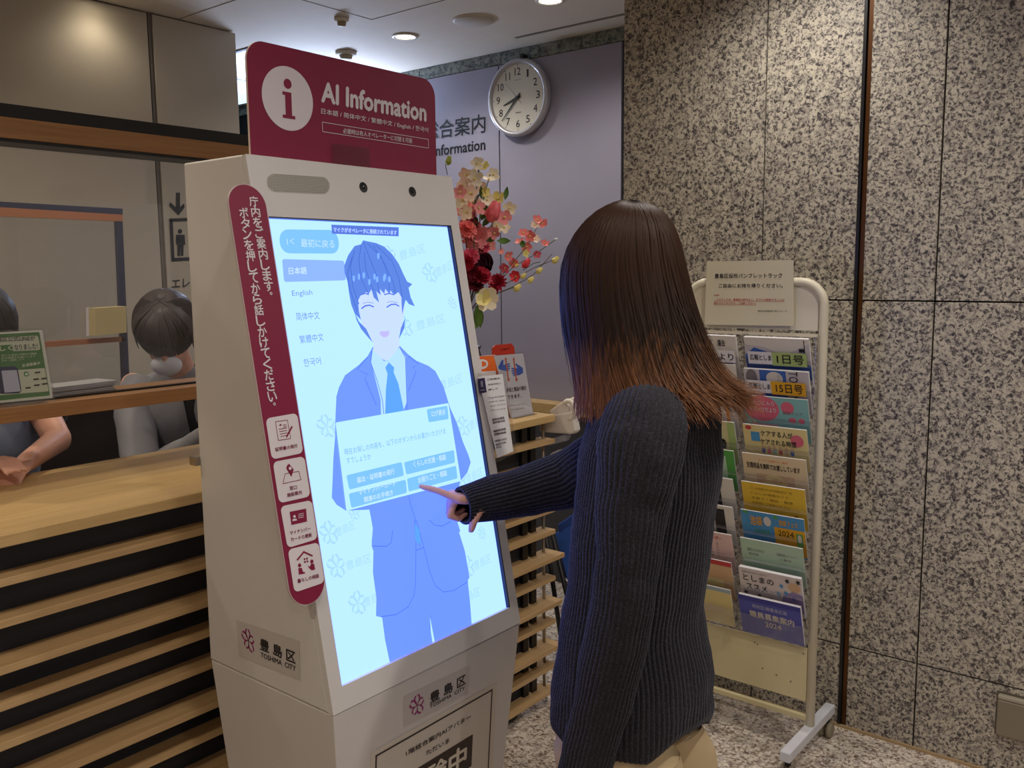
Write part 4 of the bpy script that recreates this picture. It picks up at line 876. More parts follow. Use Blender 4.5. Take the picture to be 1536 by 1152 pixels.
for a, b in ((zr(196, 344), zr(704, 348)), (zr(196, 370), zr(500, 373))): mb.poly([RP.px(*a, .0006), RP.px(*b, .0006), RP.px(b[0], b[1]-.5, .0006), RP.px(a[0], a[1]-.5, .0006)])
mb.build('underline', REDINK, rn, kind='stuff')

# ================================================================== THINGS ON AND BEHIND THE COUNTER END
AP = Plane((-1.965, 0, CT), (1, 0, .16))
ns = thing('sign_language_notice', tuple(AP.px(783, 627)), 'white notice with two blue signing hands in an acrylic stand on the counter', 'notice')
def z3(x, y): return (680+x/4.431, 480+y/4.431)
MB().prism([AP.px(*z3(*p)) for p in ((385, 660), (530, 632), (462, 222), (268, 238))], AP.n*.0015).build('sheet', PAPERW, ns)
mb = MB(); mb.prism([AP.px(*z3(*p), .003) for p in ((380, 664), (534, 634), (466, 215), (262, 232))], AP.n*.0015); q = AP.px(*z3(455, 655)); mb.box(q.x-.06, q.x+.02, q.y-.06, q.y+.07, CT, CT+.003); mb.build('acrylic_stand', ACRYL, ns)
HB = mat('hand_blue', rgb(60, 104, 200), .5); HO = mat('arrow_orange', rgb(226, 104, 60), .5)
def hb(pts, m, name, off=.0045): return MB().poly([AP.px(*z3(*p), .0002+.0015+off*.1) for p in pts]).build(name, m, ns)
hb([(298, 312), (325, 262), (334, 268), (332, 300), (372, 286), (376, 294), (350, 304), (378, 302), (378, 310), (352, 316), (378, 318), (376, 326), (352, 328), (372, 334), (368, 340), (330, 336), (304, 328)], HB, 'left_hand')
hb([(464, 352), (462, 318), (418, 288), (412, 294), (428, 320), (388, 318), (386, 326), (412, 332), (386, 334), (386, 342), (412, 346), (390, 350), (390, 358), (416, 360), (396, 366), (400, 372), (440, 366)], HB, 'right_hand')
for x in (345, 398):
    hb([(x, 262), (x+8, 262), (x+26, 398), (x+18, 400)], HO, 'arrow', .006); hb([(x-4, 266), (x+3, 244), (x+12, 264)], HO, 'arrow_head', .006); hb([(x+12, 392), (x+32, 388), (x+24, 412)], HO, 'arrow_head', .006)
text(AP, [('手話と筆談の案内', z3(356, 482), z3(486, 464), z3(350, 452), .01), ('できます。', z3(362, 526), z3(454, 514), z3(358, 500), .01), ('お気軽にお申し出ください', z3(376, 574), z3(480, 558), z3(374, 566), 0), ('Sign language available', z3(384, 602), z3(474, 588), z3(382, 594), 0)], .0024, mat('faded_ink', (0, 0, 0)), 'lettering', ns)
AP2 = Plane((-2.03, 0, CT), (1, 0, .12))
oc2 = thing('orange_card', tuple(AP2.px(730, 600)), 'orange card with a white letter beside the blue hands notice', 'card')
MB().prism([AP2.px(*p) for p in ((705, 600), (745, 600), (742, 532), (700, 536))], AP2.n*.002).build('card', PAPERW, oc2)
MB().poly([AP2.px(*p, .0024) for p in ((701, 559), (745, 556), (742, 533), (700, 536))]).build('orange_field', mat('card_orange', rgb(236, 112, 36), .5), oc2)
text(AP2, [('UD', (706, 555), (733, 553), (705, 540), .04)], .003, PAPERW, 'lettering', oc2)
rd = thing('red_folder', (-2.10, 2.29, CT), 'small curved red card standing behind the white hands notice', 'card')
pr = [(z3(*p)) for p in ((255, 235), (256, 185), (275, 166), (380, 156), (398, 175), (404, 222))]
AP3 = Plane((-2.10, 0, 0), (1, 0, 0)); P3 = [AP3.px(*p) for p in pr]; P3 = [V((p.x, p.y, p.z)) for p in P3]; lo = [V((p.x, p.y, CT+.001)) for p in (P3[-1], P3[0])]
MB().prism(P3+lo, (.004, 0, 0)).build('card', mat('card_red', rgb(200, 56, 38), .5), rd)
text(AP3, [('ご案内', z3(312, 205), z3(372, 198), z3(310, 190), .01)], .0045, mat('red_dark', rgb(140, 30, 26), .5), 'lettering', rd)
ac = thing('clear_leaflet_holder', (-2.09, 2.45, CT), 'empty clear acrylic holder with a violet edge strip standing behind the hands notice', 'stand')
mb = MB(); mb.prism([V((-2.07, 2.40, CT)), V((-2.07, 2.51, CT)), V((-2.11, 2.51, CT+.17)), V((-2.11, 2.40, CT+.17))], (.002, 0, 0)); mb.build('front_plate', ACRYL, ac)
boxo('foot', (-2.13, -2.05, 2.40, 2.51, CT, CT+.003), ACRYL, ac)
boxo('tint_strip', (-2.10, -2.098, 2.492, 2.508, CT+.003, CT+.12), mat('violet_tint', rgb(120, 110, 190), .4), ac)  # violet strip along the holder's edge
th_ = thing('tall_clear_panel', (-2.16, 2.2, CT), 'tall clear acrylic panel standing behind the red card on the counter', 'stand')
boxo('panel', (-2.163, -2.160, 2.12, 2.32, CT, CT+.27), ACRYL, th_); boxo('foot', (-2.20, -2.12, 2.15, 2.3, CT, CT+.004), ACRYL, th_)

# white cloth bag with round handles over the counter corner
TW = mat('bag_white', rgb(222, 214, 206), .8)
bag = thing('white_bag', (-1.88, 2.68, .93), 'white cloth bag with a round handle hanging at the counter end', 'bag')
BP = lambda px, py, Y: at(px, py, 'Y', Y)
R = []
for (xl, xr, y) in ((808, 864, 636), (809, 864, 645), (808, 863, 656), (807, 858, 662)): pass
a = [BP(*z3(*p), 2.597) for p in ((568, 640), (700, 625), (790, 610), (812, 740), (790, 760), (700, 755), (570, 745))]
MB().prism(a, (0, .035, 0)).build('bag_body', TW, bag, bevel=.006)
a = [BP(*z3(*p), 2.603) for p in ((640, 600), (720, 545), (765, 575), (775, 625), (640, 640))]
MB().prism(a, (0, .03, 0)).build('bag_top', TW, bag, bevel=.005)
for (cx, cy, rx, ry, Y) in ((765, 600, 42, 62, 2.603), (805, 590, 42, 62, 2.63)):
    pts = [BP(*z3(cx+rx*math.sin(t), cy-ry*math.cos(t)), Y) for t in [math.radians(-40+k*11) for k in range(20)]]
    MB().tube(pts, .009, 8).build('handle', mat('handle_ivory', rgb(230, 222, 208), .5), bag, True)
a = [BP(*z3(*p), 2.605) for p in ((572, 812), (740, 760), (755, 775), (740, 806), (640, 834), (574, 838))]
MB().prism(a, (0, .03, 0)).build('lower_fold', mat('bag_grey', rgb(160, 162, 176), .7), bag, bevel=.004)
MB().tube([BP(*z3(*p), 2.62) for p in ((632, 925), (660, 895), (700, 878), (750, 866), (790, 862))], .008, 8).build('wire_rim', mat('handle_ivory', (0, 0, 0)), bag, True)

# blue chair folded beside the counter end
bc = thing('folding_chair', (-2.0, 2.95, 0), 'folding chair with a blue seat and dark metal legs behind the counter end', 'chair')
CB = mat('seat_blue', rgb(62, 108, 200), .6)
A_ = lambda x, y, Y=2.92: at(x, y, 'Y', Y)
MB().prism([A_(832, 800), A_(872, 778), A_(885, 930), A_(862, 915)], (0, .03, 0)).build('seat', CB, bc, bevel=.005)
MB().prism([A_(836, 787), A_(872, 762), A_(872, 779), A_(838, 802)], (0, .035, 0)).build('backrest', mat('seat_blue_dark', rgb(44, 80, 156), .6), bc, bevel=.005)
DM = mat('chair_metal', rgb(44, 42, 42), .4, .5)
def leg(pts, r=.010): MB().tube(pts, r, 8).build('leg', DM, bc, True)
q0 = A_(828, 800, 2.86); q1 = A_(858, 925, 2.86); d = q1-q0; leg([q0, q0+d*((q0.z-.0)/(-d.z))])
q0 = A_(818, 800, 2.90); q1 = A_(842, 960, 2.90); d = q1-q0; leg([q0, q0+d*(q0.z/(-d.z))])
q0 = A_(838, 806, 3.0); q1 = A_(858, 900, 3.0); d = q1-q0; leg([q0, q0+d*(q0.z/(-d.z))]); q0 = A_(872, 770, 2.98); leg([q0, V((q0.x+.06, 2.98, 0))])
MB().tube([A_(846, 868, 2.90), A_(872, 890, 2.90)], .008, 8).build('stretcher', STEEL, bc, True)

# lower return counter along the grey wall
rc = thing('back_counter', (-2.9, 3.5, 0), 'dark grey return counter with an oak edge against the grey wall', 'counter')
qq = at(889, 613, 'Y', 3.66)
boxo('worktop', (-4.2, qq.x, 3.66, YW-.005, qq.z-.048, qq.z), OAK, rc, bevel=.001)
boxo('body', (-4.2, qq.x-.004, 3.67, YW-.005, 0, qq.z-.048), mat('counter_grey', rgb(66, 66, 72), .5), rc)

# ================================================================== FLOWERS
FX = -2.15
fa = thing('flower_arrangement', (FX, 2.40, CT), 'large arrangement of pink, cream and dark red artificial flowers on the counter behind the kiosk', 'flowers')
MB().lathe([(.045, 0), (.06, .01), (.075, .10), (.062, .20), (.05, .235), (.058, .25), (.05, .25), (.042, .22)], (FX, 2.40, CT), n=32).build('vase', mat('vase_dark', rgb(60, 50, 56), .3), fa, True)
LEAFM = mat('leaf_green', rgb(82, 118, 44), .6); STEMM = mat('stem_brown', rgb(72, 66, 42), .7)
frng = random.Random(11)
def fp(px, py, dx=0.0): return at(px, py, 'X', FX+dx)
def petal(mb, c, n, a, L, w, cupv, tip=1.0):
    n = n.normalized(); u = n.orthogonal().normalized(); v = n.cross(u); d = u*math.cos(a)+v*math.sin(a); e = n.cross(d)
    rows = []
    for i, (t, ww) in enumerate(((0.02, .25), (.35, .85), (.7, 1.0), (.95, .5*tip))):
        z = cupv*t*t*L; rows.append([c+d*L*t-e*w*ww+n*(z+.12*w*ww), c+d*L*t+n*z, c+d*L*t+e*w*ww+n*(z+.12*w*ww)])
    vs = [p for r in rows for p in r]; fs = []
    for i in range(3):
        for j in range(2): fs.append((3*i+j, 3*i+j+1, 3*i+j+4, 3*i+j+3))
    mb.add(vs, fs)
def fnorm(): return (CAM-V((FX, 2.5, 1.75))).normalized()*1.0+V((frng.uniform(-.7, .7), frng.uniform(-.7, .7), frng.uniform(-.5, .8)))
PINKS = [mat('petal_pink', rgb(240, 150, 150), .6), mat('petal_coral', rgb(242, 128, 124), .6), mat('petal_rose', rgb(216, 84, 110), .6)]
CREAM = mat('petal_cream', rgb(250, 238, 212), .6); PEACH = mat('petal_peach', rgb(248, 218, 196), .6); DRED = mat('petal_dark_red', rgb(120, 20, 44), .6); WINE = mat('petal_wine', rgb(84, 32, 52), .6); CRIM = mat('petal_crimson', rgb(176, 24, 54), .6); REDT = mat('petal_red', rgb(220, 52, 66), .6); YELG = mat('bud_yellow', rgb(226, 210, 120), .6)
def blossom(px, py, r, m, dx=0, n_p=5, cup=.25, name='blossom', core=YELG):
    c = fp(px, py, dx); n = fnorm().normalized(); mb = MB(); a0 = frng.uniform(0, 6)
    for k in range(n_p): petal(mb, c, n, a0+2*PI*k/n_p+frng.uniform(-.12, .12), r*frng.uniform(.9, 1.1), r*.40, cup)
    o = mb.build(name, m, fa, True); MB().ell(c+n*r*.08, r*.16, r*.16, r*.16, None, 8, 6).build('flower_centre', core, o, True)
def pompon(px, py, r, m, dx=0, layers=((1.0, 14, .15), (.82, 12, .5), (.6, 10, .9), (.4, 7, 1.4)), name='double_flower', wf=.20):
    c = fp(px, py, dx); n = fnorm().normalized(); mb = MB()
    for L_, k_, cu in layers:
        for k in range(k_): petal(mb, c+n*(1-L_)*r*.35, n, 2*PI*(k+frng.random()*.5)/k_, r*L_, r*wf*(1.2-.3*L_), cu, 1.2)
    return mb.build(name, m, fa, True)
def bud(px, py, r, m, dx=0, tilt=None, name='bud'):
    c = fp(px, py, dx); t = tilt or V((0, .3, 1)); M = frame(V(t).orthogonal(), V(t).normalized()) if False else Matrix.Identity(3)
    q = V((0, 0, 1)).rotation_difference(V(t).normalized()).to_matrix(); mb = MB(); mb.ell(c, r*.62, r*.62, r, q, 12, 8)
    for k in range(5): a = k*1.257; mb.cap(c+q@V((r*.4*math.cos(a), r*.4*math.sin(a), -r*.3)), c+q@V((r*.28*math.cos(a), r*.28*math.sin(a), r*.85)), r*.32, r*.16, 6)
    mb.build(name, m, fa, True)
def frame(f, up=V((0, 0, 1))):
    f = V(f).normalized(); s_ = up.cross(f).normalized(); u = f.cross(s_).normalized()
    return Matrix((f, s_, u)).transposed()
def twig(pts, r=.0016, dx=0): MB().tube([fp(x, y, dx) for x, y in pts], r, 5).build('stem', STEMM, fa, True)
def leaf(px, py, ang, L, w, dx=0):
    c = fp(px, py, dx); n = fnorm().normalized(); mb = MB(); U = RGT*math.cos(math.radians(ang))+UPV*math.sin(math.radians(ang)); e = n.cross(U).normalized()
    pts = [(0, .1), (.25, .8), (.5, 1), (.75, .7), (1, .03)]; vs = []
    for t, ww in pts: vs += [c+U*L*t-e*w*ww+n*.004, c+U*L*t-n*.003*ww, c+U*L*t+e*w*ww+n*.004]
    mb.add(vs, [(3*i+j, 3*i+j+1, 3*i+j+4, 3*i+j+3) for i in range(4) for j in range(2)]); mb.build('leaf', LEAFM, fa, True)
base_px = (700, 470)
for tip in ((718, 250), (735, 262), (716, 290), (745, 300), (760, 335), (745, 330), (700, 300), (692, 340)): twig([base_px, (705+(tip[0]-700)*.4, 400), ((tip[0]+705)/2, (tip[1]+370)/2), tip], .002, frng.uniform(-.04, .02))
twig([(700, 470), (760, 405), (790, 370), (806, 340), (815, 330)]); twig([(700, 470), (770, 400), (800, 383), (835, 358)]); twig([(700, 470), (760, 425), (800, 402), (832, 389)]); twig([(720, 450), (770, 430), (800, 412), (828, 381)]); twig([(720, 450), (765, 433), (776, 430)]); twig([(785, 405), (800, 395), (810, 393)]); twig([(671, 262), (668, 246)], .0014, .05)
twig([(700, 430), (735, 350), (742, 320)], .003); twig([(700, 330), (722, 285), (718, 255)], .003)
bud(673, 241, .016, mat('bud_green', rgb(150, 160, 60), .6), .05, name='green_bud')
for (x, y, r, m) in ((716, 245, .022, CREAM), (700, 262, .026, PEACH), (712, 268, .028, CREAM), (695, 278, .027, PEACH), (706, 290, .030, PEACH), (727, 250, .018, YELG), (740, 262, .022, CREAM), (733, 270, .024, CREAM), (722, 282, .022, PEACH), (693, 300, .028, CREAM), (708, 305, .030, PEACH), (728, 288, .018, YELG), (731, 300, .024, CREAM), (700, 318, .026, PEACH), (718, 312, .024, PINKS[0]), (747, 298, .026, YELG), (764, 312, .024, CREAM), (757, 326, .026, PINKS[0]), (745, 338, .026, CREAM), (756, 341, .022, CREAM), (742, 350, .022, PINKS[0]), (730, 350, .022, PINKS[1]), (690, 288, .022, PINKS[0]), (735, 368, .022, PINKS[0])):
    blossom(x, y, r*1.15, m, frng.uniform(-.03, .05))
for (x, y, r, m) in ((698, 318, .046, PINKS[0]), (705, 335, .038, PINKS[2]), (712, 355, .054, PINKS[0]), (700, 345, .040, PINKS[1]), (722, 372, .034, PINKS[2]), (706, 385, .034, PINKS[2])): pompon(x, y, r, m, frng.uniform(-.02, .03))
pompon(733, 397, .042, WINE, .04, ((1.0, 7, .7), (.8, 6, 1.1), (.5, 5, 1.8)), 'dark_peony', .5)
pompon(722, 415, .042, CRIM, .05); pompon(747, 425, .040, CRIM, .05, name='chrysanthemum', wf=.14); pompon(708, 410, .034, DRED, .03); pompon(712, 428, .036, DRED, .02); pompon(700, 395, .030, CRIM, .03)
bud(740, 318, .040, mat('tulip_pink', rgb(226, 96, 104), .5), .06, V((.15, .45, 1)), 'tulip'); 
blossom(730, 447, .046, CREAM, .06, 6, .45, 'cream_rose'); blossom(727, 452, .030, mat('rose_yellow', rgb(234, 222, 150), .6), .062, 5, .8, 'rose_heart')
for (x, y, r, m) in ((806, 330, .020, PINKS[1]), (814, 336, .020, PINKS[1]), (802, 338, .016, PEACH), (785, 350, .020, PINKS[1]), (795, 354, .022, PINKS[1]), (803, 359, .018, PEACH), (780, 363, .020, PINKS[1]), (790, 370, .020, PINKS[1]), (817, 365, .016, PINKS[1]), (805, 382, .016, PINKS[2]), (761, 384, .020, PINKS[1]), (772, 394, .020, PINKS[1]), (758, 402, .020, PINKS[2]), (752, 378, .012, PINKS[0])): blossom(x, y, r*1.1, m, 0, 5, .35, 'pink_blossom')
bud(789, 395, .022, REDT, 0, V((.3, .4, .6)), 'red_bud'); blossom(774, 415, .024, REDT, 0, 6, .6, 'red_blossom'); blossom(788, 380, .016, YELG, 0); 
for (x, y, r) in ((833, 390, .018), (809, 406, .016), (796, 420, .016), (776, 432, .018), (785, 414, .014), (775, 398, .010), (711, 412, .012)): bud(x, y, r, YELG, .01, V((.3, .5, .5)), 'cream_bud')
bud(834, 359, .008, PAPERW, 0, V((.5, .5, .3)), 'white_tip')
for (x, y, a, L, w) in ((745, 362, 0, .05, .014), (742, 360, 160, .03, .014), (725, 300, 100, .05, .012), (757, 300, 80, .05, .010), (722, 330, 70, .06, .016), (716, 342, 100, .05, .014), (724, 340, 50, .05, .012), (720, 470, 250, .07, .022), (728, 436, 170, .05, .02), (716, 458, 280, .08, .024), (785, 372, 100, .03, .012), (712, 280, 120, .04, .012), (700, 430, 200, .05, .018)): leaf(x, y, a, L, w, .02)

# ================================================================== PEOPLE
def remesh(name, mb, m, parent, voxel, sm=3):
    o = mb.build(name, m, parent, True)
    r = o.modifiers.new('remesh', 'REMESH'); r.mode = 'VOXEL'; r.voxel_size = voxel; r.use_smooth_shade = True
    k = o.modifiers.new('smooth', 'SMOOTH'); k.factor = 0.5; k.iterations = sm
    return o
def frame(f, up=V((0, 0, 1))):
    f = V(f).normalized(); s_ = up.cross(f).normalized(); u = f.cross(s_).normalized()
    return Matrix((f, s_, u)).transposed()            # columns: forward, left, up
def head_shapes(mb, c, M, k=1.0):
    P = lambda x, y, z: V(c)+M@(V((x, y, z))*k)
    mb.ell(P(-.012, 0, .03), .098*k, .076*k, .090*k, M); mb.ell(P(.030, 0, -.035), .062*k, .060*k, .085*k, M)
    mb.cap(P(.05, 0, -.095), P(.062, 0, -.100), .026*k, .018*k); mb.cap(P(.0, .035, -.07), P(.055, .012, -.098), .026*k, .018*k); mb.cap(P(.0, -.035, -.07), P(.055, -.012, -.098), .026*k, .018*k)
    mb.cap(P(.083, 0, .005), P(.104, 0, -.032), .009*k, .012*k); mb.cap(P(.094, .010, -.036), P(.094, -.010, -.036), .009*k, .009*k)
    mb.cap(P(.080, .028, .022), P(.086, .010, .018), .009*k, .009*k); mb.cap(P(.080, -.028, .022), P(.086, -.010, .018), .009*k, .009*k)
    for s_ in (1, -1): mb.ell(P(-.008, .078*s_, -.015), .018*k, .008*k, .030*k, M); mb.cap(P(.058, .036*s_, -.03), P(.068, .026*s_, -.035), .02*k, .018*k)
    mb.cap(P(.084, .014, -.062), P(.084, -.014, -.062), .007*k, .007*k); mb.cap(P(.082, .012, -.069), P(.082, -.012, -.069), .007*k, .007*k)
    return P
def face_parts(parent, P, M, k=1.0):
    for s_ in (1, -1):
        e = MB().ell(P(.074, .031*s_, -.002), .0115*k, .0125*k, .0115*k, M).build('eye', mat('eye_white', rgb(226, 222, 218), .3), parent, True)
        MB().ell(P(.0835, .031*s_, -.002), .0035*k, .0055*k, .0055*k, M).build('iris', mat('iris', rgb(40, 26, 20), .2), e, True)
        MB().tube([P(.079, (.018+.007*i)*s_, .018+.004*math.sin(i/3*PI)) for i in range(4)], .0025*k, 6).build('eyebrow', mat('brow_brown', rgb(48, 32, 26), .8), parent, True)
    MB().ell(P(.0885, 0, -.0655), .004*k, .018*k, .006*k, M).build('lips', LIPS, parent, True)
def finger(mb, p0, d0, n, lens, bends, r0, taper=.86):
    """chain of tapered segments bending towards -n"""
    p = V(p0); d = V(d0).normalized(); n = V(n).normalized(); r = r0
    for L_, b in zip(lens, bends):
        b = math.radians(b); ax = d.cross(-n).normalized(); R_ = Matrix.Rotation(b, 3, ax); d = R_@d; n = R_@n
        q = p+d*L_; mb.cap(p, q, r, r*taper); p = q; r *= taper
    return p, d, n
def ribloft(keys, n_r, n_a, ribs, amp, u_of=None, wrinkle=0.0, seed=0, close=True, nexp=2.0):
    """keys: tuples (x,y,z, ax..: half depth a, half width b) swept; returns a ribbed knitted tube"""
    K = smoothpath(keys, n_r); mb = MB(); R = []
    C = [V(k[:3]) for k in K]
    side = None
    for i, k in enumerate(K):
        t = (C[min(i+1, n_r-1)]-C[max(i-1, 0)]).normalized(); f = V(u_of(i/(n_r-1))) if u_of else V((-1, 0, 0))
        f = (f-t*f.dot(t)).normalized(); s_ = t.cross(f).normalized(); ring = []
        for j in range(n_a):
            a = 2*PI*j/n_a; ca, sa = math.cos(a), math.sin(a)
            rad = 1.0; x_ = math.copysign(abs(ca)**(2/nexp), ca)*k[3]; y_ = math.copysign(abs(sa)**(2/nexp), sa)*k[4]
            p = f*x_+s_*y_; q = p.normalized()
            w = 0.0
            if wrinkle: w = wrinkle*(noise.noise(V((C[i]+p))*9+V((seed, 0, 0)))+.6*noise.noise(V((C[i]+p))*22+V((seed, 3, 0))))
            rb = amp*(abs(math.cos(a*ribs/2))**.7) if ribs else 0
            ring.append(C[i]+p+q*(w+rb))
        R.append(ring)
    return mb.rings(R, close), R

# ---- the woman at the kiosk
def knit():
    m = bpy.data.materials.new('charcoal_rib_knit'); m.use_nodes = True; nt = m.node_tree; b = nt.nodes['Principled BSDF']
    tc = nt.nodes.new('ShaderNodeTexCoord'); nz = nt.nodes.new('ShaderNodeTexNoise'); nz.inputs['Scale'].default_value = 260; nz.inputs['Detail'].default_value = 3
    r = ramp(nt, [(0.35, rgb(34, 33, 37)), (0.55, rgb(46, 45, 52)), (0.72, rgb(66, 64, 72))])
    bp_ = nt.nodes.new('ShaderNodeBump'); bp_.inputs['Strength'].default_value = 0.4; bp_.inputs['Distance'].default_value = 0.002
    nt.links.new(tc.outputs['Object'], nz.inputs['Vector']); nt.links.new(nz.outputs['Fac'], r.inputs[0]); nt.links.new(r.outputs[0], b.inputs['Base Color'])
    nt.links.new(nz.outputs['Fac'], bp_.inputs['Height']); nt.links.new(bp_.outputs[0], b.inputs['Normal'])
    b.inputs['Roughness'].default_value = 0.92; b.inputs['Sheen Weight'].default_value = 0.18; b.inputs['Sheen Roughness'].default_value = .5; b.inputs['Sheen Tint'].default_value = (.6, .62, .75, 1); b.inputs['Specular IOR Level'].default_value = .2
    return m
KNIT = knit()
WX, WY = -0.955, 1.66
FW = V((-.985, -.17, 0)).normalized(); LF = V((0, 0, 1)).cross(FW)
wo_ = thing('person', (WX, WY, 0), 'woman with long brown hair, charcoal ribbed sweater and beige trousers touching the kiosk', 'person')
def W(f, l, z): return V((WX, WY, 0))+FW*f+LF*l+V((0, 0, z))
FT = KP.px(627, 729, RC+.0068)
# skin: one continuous remeshed figure
mb = MB()
HC = V((-1.035, 1.655, 1.598)); HM = frame((-.97, -.2, -.12))
PH = head_shapes(mb, HC, HM, 1.0)
mb.cap(W(.0, 0, 1.36), HC+HM@V((-.02, 0, -.06)), .058, .054)
for (z, a, b) in ((.86, .075, .11), (1.0, .072, .11), (1.14, .085, .13), (1.26, .085, .14), (1.33, .06, .12)): mb.ell(W(-.01, 0, z), a, b, .10)
RS, RE, RW = V((-.985, 1.825, 1.315)), V((-1.235, 1.750, 1.120)), V((-1.318, 1.575, 1.092))
LS, LE, LW = V((-.905, 1.50, 1.325)), V((-.900, 1.458, .99)), V((-.965, 1.449, .68))
for a, b, r0, r1 in ((RS, RE, .046, .038), (RE, RW, .036, .024), (LS, LE, .046, .038), (LE, LW, .036, .024)): mb.cap(a, b, r0, r1, 14)
# pointing right hand
idx_m = FT+V((.079, .052, -.030)); hd = (idx_m-RW).normalized()
upn = V((-.10, -.35, .93)); upn = (upn-hd*upn.dot(hd)).normalized(); lat = upn.cross(hd).normalized()      # lat = towards the thumb side
if lat.y > 0: lat = -lat
for k, o_ in enumerate((0, -.020, -.039, -.056)): mb.cap(RW+lat*(.012+o_*.5), idx_m+lat*o_-hd*(.004*k), .015, .0115)
pip = idx_m.lerp(FT, .50)+V((0, 0, .004)); dip = idx_m.lerp(FT, .78)+V((0, 0, .0025))
mb.cap(idx_m, pip, .0098, .0084); mb.cap(pip, dip, .0084, .0074); mb.cap(dip, FT+(dip-FT).normalized()*.006, .0074, .0058)
for k, (o_, l0) in enumerate(((-.020, .044), (-.039, .040), (-.056, .032))):
    finger(mb, idx_m+lat*o_-hd*.004*(k+1), hd, upn, (l0, l0*.62, l0*.5), (72+6*k, 88, 50), .0098-.0006*k)
th0 = RW+lat*.014-upn*.008+hd*.030; t1 = th0+hd*.036+lat*.010-upn*.016; t2 = t1+hd*.010-upn*.026-lat*.002; t3 = t2+hd*.001-upn*.018-lat*.004
mb.cap(th0, t1, .015, .0115); mb.cap(t1, t2, .0115, .0095); mb.cap(t2, t3, .0095, .0080)
# relaxed left hand below the frame
dn = (LW-LE).normalized(); fl_ = V((-1, 0, 0)); 
for k in range(4):
    o_ = fl_*(.026-.017*k); mb.cap(LW+o_*.5, LW+dn*.085+o_, .014, .011); finger(mb, LW+dn*.085+o_, dn, V((0, -1, 0)), (.040, .026, .020), (18, 26, 18), .0092)
mb.cap(LW+fl_*.012+dn*.02, LW+fl_*.022+V((0,.012,0))+dn*.06, .012, .010); mb.cap(LW+fl_*.022+V((0,.012,0))+dn*.06, LW+fl_*.022+V((0,.014,0))+dn*.10, .010, .008)
# legs and feet
for s_ in (1, -1):
    hp_ = W(.02, .07*s_, .84); kn = W(.01, .095*s_, .48); an = W(-.03, .10*s_, .09)
    mb.cap(hp_, kn, .062, .050, 14); mb.cap(kn, an, .050, .034, 14); mb.cap(an+V((0, 0, -.04)), an+FW*.13+V((0, 0, -.055)), .030, .024)
body = remesh('skin_body', mb, SKIN, wo_, .0042, 2)
face_parts(wo_, PH, HM)
# sweater
tors = [(-.996, WY, .585, .158, .198), (-.996, WY, .60, .166, .206), (-.996, WY, .66, .168, .207), (-.993, WY, .75, .160, .202), (-.996, WY, .86, .142, .193), (-.984, WY, .96, .137, .187), (-.972, WY, 1.08, .140, .183),
        (-.960, WY, 1.18, .142, .184), (-.950, WY, 1.26, .134, .186), (-.935, WY, 1.32, .115, .178), (-.935, WY, 1.362, .098, .150), (-.938, WY, 1.392, .078, .110), (-.945, WY, 1.412, .064, .078), (-.952, WY, 1.43, .060, .064)]
_, TR = ribloft(tors, 76, 640, 96, .0042, lambda t: FW, .006, 1.0, nexp=2.25)
for i, R_ in enumerate(TR):                 # shirt tail hem dips at the near side
    for p in R_:
        k = max(0, 1-(p.z-.585)/.22); p.z += k*(.004+.030*max(0, min(1, (WY-p.y)/.18))+.060*max(0, (p.x+.872)/.042)**1.3)
mb = MB().rings(TR, False)
# thickness at the hem: turn the edge inwards
sw = mb.build('sweater', KNIT, wo_, True)
hem = [[p.copy() for p in TR[0]], [p+(V((-.98, WY, p.z))-p)*.06+V((0, 0, .002)) for p in TR[0]], [p+(V((-.98, WY, p.z))-p)*.07+V((0, 0, .06)) for p in TR[0]]]
MB().rings(hem, False).build('hem', KNIT, wo_, True)
def sleeve(name, pts, ribs, seed, fo, n_r=90):
    _, R = ribloft([(p[0], p[1], p[2], p[3], p[4]) for p in pts], n_r, 300, ribs, .0044, lambda t: fo, .0065, seed)
    c = sum(R[-1], V())/len(R[-1]); R.append([p+(c-p)*.14 for p in R[-1]]); dv = (sum(R[-3], V())/len(R[-3])-c).normalized()*.03; R.append([p+dv for p in R[-1]])
    return MB().rings(R, False).build(name, KNIT, wo_, True)
sleeve('left_sleeve', [(-.920, 1.565, 1.345, .070, .052), (-.890, 1.515, 1.318, .084, .062), (-.884, 1.487, 1.26, .082, .064), (-.888, 1.470, 1.16, .070, .060), (-.888, 1.458, 1.06, .063, .056), (-.895, 1.450, .96, .060, .054), (-.915, 1.447, .86, .058, .053), (-.946, 1.447, .74, .055, .050), (-.978, 1.449, .62, .051, .047), (-.995, 1.450, .55, .049, .044), (-.999, 1.450, .53, .045, .041)], 38, 5.0, V((-1, 0, 0)), 110)
sleeve('right_sleeve', [(-.965, 1.78, 1.32, .07, .07), (-1.02, 1.815, 1.275, .080, .078), (-1.10, 1.80, 1.212, .076, .074), (-1.18, 1.775, 1.152, .071, .069), (-1.245, 1.735, 1.116, .065, .064), (-1.285, 1.670, 1.102, .058, .058), (-1.315, 1.590, 1.092, .051, .050), (-1.345, 1.515, 1.085, .045, .045), (-1.354, 1.490, 1.083, .041, .042)], 36, 9.0, V((0, 0, 1)), 110)
# raglan seam lines on the near shoulder, dark blouse edge at the front
seam = [V(p) for p in ((-.905, 1.575, 1.392), (-.872, 1.520, 1.350), (-.838, 1.500, 1.290), (-.822, 1.505, 1.22), (-.822, 1.520, 1.14))]
MB().tube([W(.10, -.055, 1.405), W(.125, -.02, 1.38), W(.13, .02, 1.375), W(.118, .06, 1.395)], .010, 8).build('blouse_collar', KNITIN, wo_, True)
